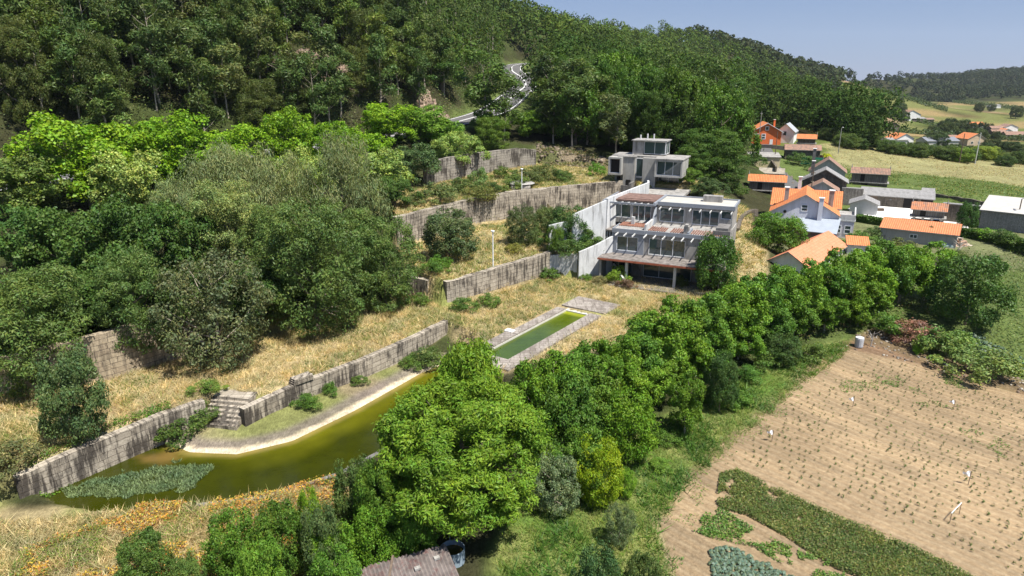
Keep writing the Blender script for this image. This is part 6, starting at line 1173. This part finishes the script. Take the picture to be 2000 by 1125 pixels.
# valley hedgerow trees and bushes
VT = [(1760, 198, 600, 9), (1745, 213, 560, 7), (1757, 208, 560, 9), (1770, 214, 540, 6), (1850, 213, 470, 7), (1862, 208, 480, 8), (1878, 213, 480, 6), (1890, 210, 490, 7), (1905, 212, 480, 6), (1845, 226, 430, 5), (1826, 226, 430, 5), (1858, 224, 430, 7), (1835, 228, 425, 4), (1870, 232, 420, 4),
      (1830, 258, 330, 8), (1818, 264, 325, 6), (1840, 262, 322, 6), (1700, 188, 700, 8), (1720, 190, 720, 7), (1680, 186, 640, 6), (1760, 190, 700, 6), (1865, 284, 300, 4), (1940, 273, 310, 6.5), (1928, 282, 300, 5), (1960, 282, 310, 5), (1975, 286, 300, 6), (1993, 290, 290, 5), (1800, 283, 300, 4.5), (1780, 280, 300, 3.5), (1760, 283, 300, 3.5), (1895, 290, 290, 3),
      (1940, 215, 500, 5), (1925, 212, 510, 5), (1900, 228, 440, 4), (1880, 236, 410, 4), (1900, 238, 410, 4), (1925, 240, 400, 4), (1950, 242, 395, 4), (1915, 200, 700, 7), (1990, 200, 650, 9), (1940, 196, 800, 7)]
for u, v, D_, r in VT:
    x, y, zt = PD(u, v, D_); z = h1(x, y); r *= .62; plant('bush', x, y, z, max(3, min(zt-z, 2.0*r)), r, (.050, .080, .024), 'dark round tree among the fields of the far valley', group='trees scattered over the far valley', jit=.25, name='field_tree')
VB = [(u + rng.uniform(-6, 6), v) for u, v in ((1650, 285), (1665, 290), (1680, 278), (1695, 284), (1712, 288), (1728, 292), (1745, 296), (1757, 290), (1772, 292), (1788, 298), (1802, 296), (1815, 300), (1830, 296), (1845, 300), (1620, 286), (1635, 290), (1860, 296), (1880, 300), (1895, 302), (1920, 303), (1935, 298), (1950, 306), (1850, 310), (1970, 305), (1990, 312))]
for i, (u, v) in enumerate(VB):
    D_ = 200+rng.uniform(-8, 14); x, _, _ = PD(u, v, D_); z = h1(x, D_); lime = i in (17, 19, 20)
    plant('bush', x, D_, z-.3, rng.uniform(1.8, 3.4), rng.uniform(2.2, 3.6), (.19, .27, .04) if lime else (.075, .125, .03), 'pale lime bush at the far edge of the hay field' if lime else 'bush in the scrub line beyond the hay field', cat='bush', group='bushes beyond the hay field', jit=.25, name='field_bush')

# ---------------- grasses and crops ----------------
def scatter(poly, n, test=None):
    pl = np.array(poly); x = rng.uniform(pl[:, 0].min(), pl[:, 0].max(), n); y = rng.uniform(pl[:, 1].min(), pl[:, 1].max(), n); k = sdist(poly, x, y) > .25
    x, y = x[k], y[k]; sh = sdist(SHORE, x, y); k = (sh < -.3) & (sdist(BEACH, x, y) < .4) & (sdist(quad(-2.0, LP_+4.8, -1.5, WP_+1.5), x, y) < 0)
    x, y = x[k], y[k]; return x, y
def tufts(name, polys, mat, hgt, wid, cols, label, cat, per=5, sd=.13, lean=1.6, clump=0):
    X, Y = [], []
    for poly, n in polys:
        x, y = scatter(poly, n)
        if clump: k = fbm(x, y, clump, 77) > .52; x, y = x[k], y[k]
        X.append(x); Y.append(y)
    x = np.concatenate(X); y = np.concatenate(Y); z = height(x, y); u_, v_, _d = proj(x, y, z); k = (u_ > -40) & (u_ < 2040) & (v_ < 1160); x, y, z = x[k], y[k], z[k]
    ci = np.array(cols)[rng.integers(0, len(cols), len(x))]*rng.uniform(.7, 1.3, (len(x), 1))
    hs = (.55+.9*fbm(x, y, 1.7, 41))
    X = np.repeat(x, per)+rng.normal(0, sd, len(x)*per); Y = np.repeat(y, per)+rng.normal(0, sd, len(x)*per); Z = np.repeat(z, per)-.04; K = np.repeat(ci, per, 0)*rng.uniform(.8, 1.2, (len(x)*per, 1))
    blades(X, Y, Z, hgt*np.repeat(hs, per), wid, K, name, mat, lean=lean, label=label, cat=cat)
GL = [(-70, 25), (-50, 22), (-30, 20), (-10, 24), (-8, 33), (-9, 40), (-16, 38.4), (-24, 37.2), (-31, 35.8), (-40, 36), (-60, 42)]
STC = [(.48, .38, .21), (.40, .31, .165), (.55, .46, .28), (.33, .25, .135), (.20, .22, .08)]
tufts('dry_grass', [(TERR0, 52000), (GL, 42000)], MGRASS, .46, .05, STC, 'straw-coloured dry grass lying over the lower meadow', 'grass')
tufts('dry_grass', [(TERR2, 16000), (TERR3, 16000), (R_SLOPE, 8000)], MGRASS, .42, .09, STC+[(.13, .18, .04)], 'dry grass on the upper terraces', 'grass')
tufts('green_weeds', [(TERR0, 30000), (GL, 16000), (TERR3, 15000), (TERR2, 9000)], MGRASS, .34, .07, [(.09, .15, .03), (.13, .17, .04)], 'green weeds growing in patches through the dry meadow', 'weeds', clump=4.5)
tufts('green_grass', [(R_MARGIN, 52000)], MGRASS, .22, .05, [(.085, .16, .025), (.13, .2, .04), (.20, .22, .07)], 'short green grass of the orchard and field margin', 'grass')
tufts('tall_weeds', [(R_MARGIN, 12000)], MGRASS, .5, .09, [(.07, .15, .02), (.055, .12, .02)], 'taller green weeds on the field margin', 'weeds', clump=3.5, sd=.2)
# undergrowth at the foot of the trees along the meadow
UG = [(-45, 49), (-38, 50.2), (-34, 52.5), (-31, 56), (-27, 58.6), (-20, 65.4), (-14, 70.5), (-11, 76), (-14, 82), (-24, 74), (-36, 66), (-48, 60)]
UG2 = [(2, 46), (9, 53), (19, 58), (31, 65), (45, 71), (52, 73), (50, 77), (38, 72), (26, 66), (14, 60), (5, 52), (0, 49)]
def leafy(name, polys, size, hgt, cols, label, cat, clump=0, thr=.5, W=.6):
    X, Y = [], []
    for poly, n in polys:
        pl = np.array(poly); x = rng.uniform(pl[:, 0].min(), pl[:, 0].max(), n); y = rng.uniform(pl[:, 1].min(), pl[:, 1].max(), n); k = sdist(poly, x, y) > 0; X.append(x[k]); Y.append(y[k])
    x = np.concatenate(X); y = np.concatenate(Y)
    if clump: k = fbm(x, y, clump, 61) > thr; x, y = x[k], y[k]
    z = height(x, y)+rng.uniform(0, 1, len(x))**1.2*hgt*(.3+1.2*fbm(x, y, 1.4, 13)); nr = rng.normal(0, .6, (len(x), 3))+[0, 0, 1]
    v, f, k = leafmesh(np.stack([x, y, z], 1), nr, size, size*W); c = np.array(cols)[rng.integers(0, len(cols), len(x))]; o = npmesh(name, v, f, MLEAF, k*np.repeat(c, 4, 0)); o['kind'] = 'stuff'; return tag(o, label, cat)
leafy('undergrowth', [(UG, 26000)], .36, 1.1, [(.045, .095, .018), (.06, .115, .02), (.03, .06, .015)], 'dark leafy undergrowth at the foot of the trees along the meadow', 'undergrowth')
leafy('undergrowth', [(UG2, 26000)], .26, .9, [(.06, .105, .02), (.075, .13, .025), (.12, .12, .05)], 'weedy undergrowth below the laurel row', 'undergrowth')
BR_ = BRK
leafy('bracken', [(BR_, 42000)], .17, .6, [(.44, .27, .04), (.38, .19, .05), (.30, .14, .05), (.26, .26, .05), (.50, .36, .06), (.34, .27, .14)], 'orange and yellow bracken on the bank below the pond', 'bracken', clump=2.2, thr=.44, W=.4)
leafy('green_bracken', [(BR_, 30000)], .14, .6, [(.10, .16, .03), (.14, .2, .035)], 'green fronds mixed into the orange bracken', 'bracken', clump=2.0, thr=.56, W=.38)
IVY = PG(.1, [(55, 900), (120, 868), (200, 832), (250, 812), (330, 782), (335, 796), (250, 836), (160, 874), (70, 918)])
leafy('ivy', [(IVY, 9000)], .16, .35, [(.08, .17, .02), (.10, .20, .025), (.06, .12, .02)], 'bright ivy mat along the top of the near pond wall', 'ivy')
leafy('bank_scrub', [([(-110, 60), (-66, 88+4.5), (-45, 112.5), (-28, 128), (-21, 140), (-14.5, 152), (-9, 168), (-5, 200), (-3, 236), (-12, 236), (-16, 200), (-24, 170), (-36, 156), (-52, 140), (-72, 118), (-110, 92)], 150000)], .42, 3.2, [(.075, .12, .032), (.09, .14, .04), (.055, .095, .028), (.13, .14, .06)], 'olive scrub on the bank between the hill road and the wood', 'scrub', clump=3.2, thr=.36, W=.45)
leafy('meadow_weeds', [(PG(1.2, [(1640, 335), (1740, 342), (1870, 350), (2030, 368), (2030, 420), (1900, 398), (1740, 365), (1640, 372)]), 26000)], .34, .35, [(.085, .15, .03), (.11, .17, .04), (.07, .13, .028), (.2, .2, .06)], 'thick green weeds on the meadow behind the farm buildings', 'weeds', clump=5, thr=.42, W=.5)
leafy('hay_grass', [(R_HAY, 26000)], .36, .3, [(.33, .28, .15), (.24, .23, .10), (.28, .21, .12)], 'uncut dry hay in the long field beyond the village', 'grass', clump=6, thr=.45, W=.3)
leafy('rough_grass', [(PG(-1.2, [(1850, 560), (1990, 500), (2060, 520), (2060, 690), (1960, 660), (1880, 620)]), 16000)], .3, .5, [(.11, .16, .05), (.14, .18, .07), (.08, .13, .035)], 'rough grey-green grass behind the big spreading tree', 'grass', W=.4)
# field crops
CROP = PG(-3.3, [(1405, 925), (1440, 915), (1500, 945), (1600, 985), (1700, 1025), (1800, 1065), (1930, 1125), (1990, 1160), (1800, 1160), (1640, 1100), (1540, 1040), (1460, 1000), (1400, 985)])
leafy('potato_crop', [(CROP, 130000)], .12, .36, [(.08, .125, .03), (.10, .15, .035), (.065, .105, .028), (.18, .19, .07)], 'broad band of green potato plants across the near part of the field', 'crop', clump=1.1, thr=.22, W=.55)
WD_ = PG(-3.3, [(1350, 1030), (1370, 1000), (1410, 985), (1500, 1040), (1600, 1075), (1720, 1125), (1760, 1150), (1650, 1150), (1550, 1100), (1470, 1058), (1400, 1045)])
leafy('weed_strip', [(WD_, 26000)], .14, .3, [(.06, .14, .02), (.09, .18, .03), (.16, .24, .07)], 'bright green strip of weeds between two bare soil beds', 'weeds', clump=1.3, thr=.42)
leafy('margin_weeds', [(PG(-3.2, [(1270, 1040), (1300, 960), (1370, 890), (1440, 830), (1510, 780), (1600, 730), (1640, 715), (1600, 760), (1500, 840), (1420, 900), (1380, 960), (1340, 1060), (1330, 1125), (1270, 1125)]), 30000)], .13, .22, [(.08, .16, .03), (.11, .19, .04), (.15, .18, .07)], 'scattered green weeds where the bare soil meets the grass', 'weeds', clump=1.0, thr=.56)
for pl_, lb_ in (([(1700, 258), (1860, 262), (2010, 266), (2010, 270), (1860, 267), (1700, 262)], 'dark hedge line across the middle of the far valley'), ([(1750, 226), (1850, 240), (1960, 246), (1960, 249), (1850, 244), (1750, 229)], 'dark hedge line below the far hamlet'), ([(1690, 205), (1850, 217), (1850, 220), (1690, 208)], 'thin hedge line near the far white house'), ([(1860, 198), (2010, 206), (2010, 209), (1860, 201)], 'thin hedge line below the distant wood')):
    leafy('hedgerow', [(PG(-9, pl_), 5000)], 1.6, 3.4, [(.045, .075, .025), (.06, .09, .03)], lb_, 'hedgerow', W=.6)
# rows of seedlings
RW = PG(-3.2, [(1330, 960), (1440, 880), (1530, 800), (1600, 750), (1680, 712), (1760, 715), (1900, 755), (2040, 800), (2180, 1150), (2000, 1110), (1800, 1030), (1600, 960), (1450, 905), (1380, 940)])
ca, sa = math.cos(FANG), math.sin(FANG); S_ = []
for j in np.arange(-70, 70, .70):
    for i in np.arange(-70, 70, .55): S_.append((i+rng.normal(0, .10)+.3*(int(j/.78) % 2), j+rng.normal(0, .035)))
S_ = np.array(S_); ctr = np.array(P(1700, 900, -3.2)); X = ctr[0]+S_[:, 0]*ca-S_[:, 1]*sa; Y = ctr[1]+S_[:, 0]*sa+S_[:, 1]*ca
k = (sdist(RW, X, Y) > .3) & (rng.uniform(0, 1, len(X)) < .35+.75*fbm(X, Y, 5, 51)); X, Y = X[k], Y[k]; Z = height(X, Y); u_, v_, _ = proj(X, Y, Z); k = (u_ < 2010) & (v_ < 1135); X, Y, Z = X[k], Y[k], Z[k]
od = np.argsort(np.hypot(X, Y)); X, Y, Z = X[od], Y[od], Z[od]; print('seedlings', len(X))
def seedling(rs):
    n_ = 6; a = rs.uniform(0, 6.28, n_); c = np.stack([np.cos(a)*.05, np.sin(a)*.05, rs.uniform(.06, .2, n_)], 1); nr = np.stack([np.cos(a), np.sin(a), np.full(n_, .8)], 1)
    return leafmesh(c, nr, .17, .06)
SM = []
for s in range(3): v, f, kk = seedling(rng); SM.append(npmesh('seedling', v, f, MLEAF, kk, link=False))
for i in range(min(300, len(X))):
    o = bpy.data.objects.new('seedling', SM[i % 3]); C.objects.link(o); o.location = (X[i], Y[i], Z[i]-.01); o.rotation_euler = (0, 0, rng.uniform(0, 6.28)); s = rng.uniform(.7, 1.35); o.scale = (s, s, s); o.color = (.075, .105, .03, 1); tag(o, 'small green seedling in a row on the bare tan soil', 'seedling', 'seedlings in rows across the field')
V, Fc, K = [], [], []; b = 0
for i in range(300, len(X)):
    v, f, kk = seedling(rng); v = v*rng.uniform(.7, 1.35)+[X[i], Y[i], Z[i]]; V.append(v); Fc.append(f+b); K.append(kk*np.array([.075, .105, .03])*(.7 if i % 2 else 1.2)); b += len(v)
o = npmesh('seedlings', np.concatenate(V), np.concatenate(Fc), MLEAF, np.concatenate(K)); o['kind'] = 'stuff'; tag(o, 'rows of tiny seedlings over the farther part of the ploughed field', 'seedlings')
# grassy streaks between the rows
leafy('row_weeds', [(PG(-3.2, [(1700, 745), (1760, 770), (1900, 850), (2010, 905), (2010, 880), (1850, 790), (1750, 740)]), 6000), (PG(-3.1, [(1620, 740), (1700, 735), (1760, 760), (1640, 770)]), 1800), (PG(-3.1, [(1780, 715), (1880, 745), (1890, 765), (1800, 735)]), 2500), (PG(-3.1, [(1440, 800), (1560, 745), (1580, 760), (1480, 820)]), 5000)], .13, .12, [(.08, .16, .03), (.1, .19, .04)], 'thin green weeds between rows in the far part of the field', 'weeds', clump=1.1, thr=.52)
# cabbages
def cabbage(label, poly, step, group, lim, s0):
    pl = np.array(poly); n_ = 26; a = rng.uniform(0, 6.28, n_); rr = rng.uniform(.03, .2, n_); c = np.stack([np.cos(a)*rr, np.sin(a)*rr, .30-rr*.8+rng.uniform(-.05, .05, n_)], 1); nr = np.stack([np.cos(a)*.6, np.sin(a)*.6, np.full(n_, .8)], 1)
    v, f, kk = leafmesh(c, nr, .19, .13); me = npmesh('cabbage', v, f, MLEAF, kk, link=False); pts = []
    for yy in np.arange(pl[:, 1].min(), pl[:, 1].max(), step):
        for xx in np.arange(pl[:, 0].min(), pl[:, 0].max(), step): pts.append((xx+rng.normal(0, .06), yy+rng.normal(0, .06)))
    pts = np.array(pts); k = sdist(poly, pts[:, 0], pts[:, 1]) > 0; pts = pts[k][:lim]; Z = height(pts[:, 0], pts[:, 1])
    for (x, y), z in zip(pts, Z):
        o = bpy.data.objects.new('cabbage', me); C.objects.link(o); o.location = (x, y, z); o.rotation_euler = (0, 0, rng.uniform(0, 6.28)); s = rng.uniform(.8, 1.3)*s0; o.scale = (s, s, s); o.color = (.11, .17, .12, 1); tag(o, label, 'cabbage', group)
cabbage('blue-green cabbage in the bed at the bottom edge', PG(-3.5, [(1385, 1080), (1400, 1066), (1440, 1070), (1500, 1095), (1560, 1130), (1575, 1150), (1400, 1150)]), .31, 'cabbages at the bottom edge', 200, .95)
cabbage('pale blue-green cabbage in the strip at the right edge', PG(-2.3, [(1870, 655), (1900, 660), (2010, 705), (2010, 730), (1930, 700)]), .55, 'cabbages at the right edge', 120, 1.5)
# bare dead branches
def dead(x, y, z, h_, label, n=9, s=1, seed=3, name='dead_tree'):
    rs = np.random.default_rng(seed); m = MB(); m.tube([(0, 0, -.3), (.1, 0, h_*.5), (.25, .1, h_)], [.10*s, .07*s, .02*s], 6)
    for i in range(n):
        t = rs.uniform(.25, .95); a = rs.uniform(0, 6.28); L = h_*rs.uniform(.3, .6); b0 = (.25*t*t, .1*t*t, h_*t); b1 = (b0[0]+L*.6*math.cos(a), b0[1]+L*.6*math.sin(a), b0[2]+L*.45); b2 = (b1[0]+L*.3*math.cos(a+.6), b1[1]+L*.3*math.sin(a+.6), b1[2]+L*.3); m.tube([b0, b1, b2], [.045*s, .03*s, .01*s], 5)
    o = m.build(name, mat_plain('bleached branches', (.42, .38, .33), .9, .2)); o.location = (x, y, z); return tag(o, label, 'dead tree')
x, y = P(1095, 800, -2.4); dead(x, y, h1(x, y), 3.2, 'bleached dead trunk leaning among the trees right of the largest chestnut')
x, y = P(1868, 500, .2); dead(x, y, h1(x, y), 2.4, 'bare grey fruit tree in front of the heap of rubble', 14, .8, 5)
x, y = P(1700, 675, -2); dead(x, y, h1(x, y), 1.6, 'small dead bush beside the plastic barrel', 7, .7, 8)
# scree stones
def stones(label, poly, n, s, zoff=0, cols=((.30, .22, .17), (.36, .27, .20), (.22, .17, .13))):
    pl = np.array(poly); x = rng.uniform(pl[:, 0].min(), pl[:, 0].max(), n); y = rng.uniform(pl[:, 1].min(), pl[:, 1].max(), n); k = sdist(poly, x, y) > 0; x, y = x[k], y[k]; z = height(x, y)
    cb = np.array([((k & 1)-.5, ((k >> 1) & 1)-.5, ((k >> 2) & 1)-.5) for k in range(8)]); q = (s*rng.uniform(.4, 1.5, len(x)))[:, None, None]; v = cb[None]*q*rng.uniform(.6, 1.3, (len(x), 1, 3))+rng.normal(0, .1, (len(x), 8, 3))*q
    t = rng.uniform(0, 6.28, len(x)); c_, s_ = np.cos(t)[:, None], np.sin(t)[:, None]; vx = v[..., 0]*c_-v[..., 1]*s_; vy = v[..., 0]*s_+v[..., 1]*c_; v = np.stack([vx+x[:, None], vy+y[:, None], v[..., 2]+z[:, None]], -1).reshape(-1, 3)
    f0 = np.array([(0, 2, 3, 1), (4, 5, 7, 6), (0, 1, 5, 4), (2, 6, 7, 3), (0, 4, 6, 2), (1, 3, 7, 5)]); f = (f0[None]+np.arange(len(x))[:, None, None]*8).reshape(-1, 4); c = np.repeat(np.array(cols)[rng.integers(0, len(cols), len(x))]*rng.uniform(.7, 1.2, (len(x), 1)), 8, 0)
    o = npmesh('loose_stones', v, f, MLUMP, c); o['kind'] = 'stuff'; tag(o, label, 'stones')
stones('brown loose rocks on the cut bank above the hill road', SCREEP[0], 3000, .8); stones('loose rocks on the bank beside the concrete tower', SCREEP[1], 700, .42, cols=((.22, .18, .13), (.28, .23, .17), (.17, .14, .10))); leafy('bank_weeds', [(SCREEP[1], 9000)], .3, .9, [(.09, .13, .04), (.13, .14, .06), (.18, .15, .08)], 'dry weeds among the rocks beside the concrete tower', 'weeds', clump=2, thr=.45); stones('rocks on the slope at the left above the maples', SCREEP[2], 900, .7)
stones('small stones along the low bank behind the field', R_BROWN, 900, .16, cols=((.4, .36, .3), (.2, .15, .11)))
# motorcycle-free road; a dark figure-sized marker is not built

# ---------------- air ----------------
hm = bpy.data.materials.new('thin haze'); hm.use_nodes = True; hn = hm.node_tree; hn.nodes.remove(hn.nodes['Principled BSDF'])
pv = hn.nodes.new('ShaderNodeVolumePrincipled'); pv.inputs['Color'].default_value = (.80, .88, 1, 1); pv.inputs['Density'].default_value = HAZE; pv.inputs['Anisotropy'].default_value = .2
hn.links.new(pv.outputs[0], hn.nodes['Material Output'].inputs['Volume'])
hz = MB().box(-3000, 5200, -2200, 6800, -140, 420).build('haze', hm); hz['kind'] = 'stuff'
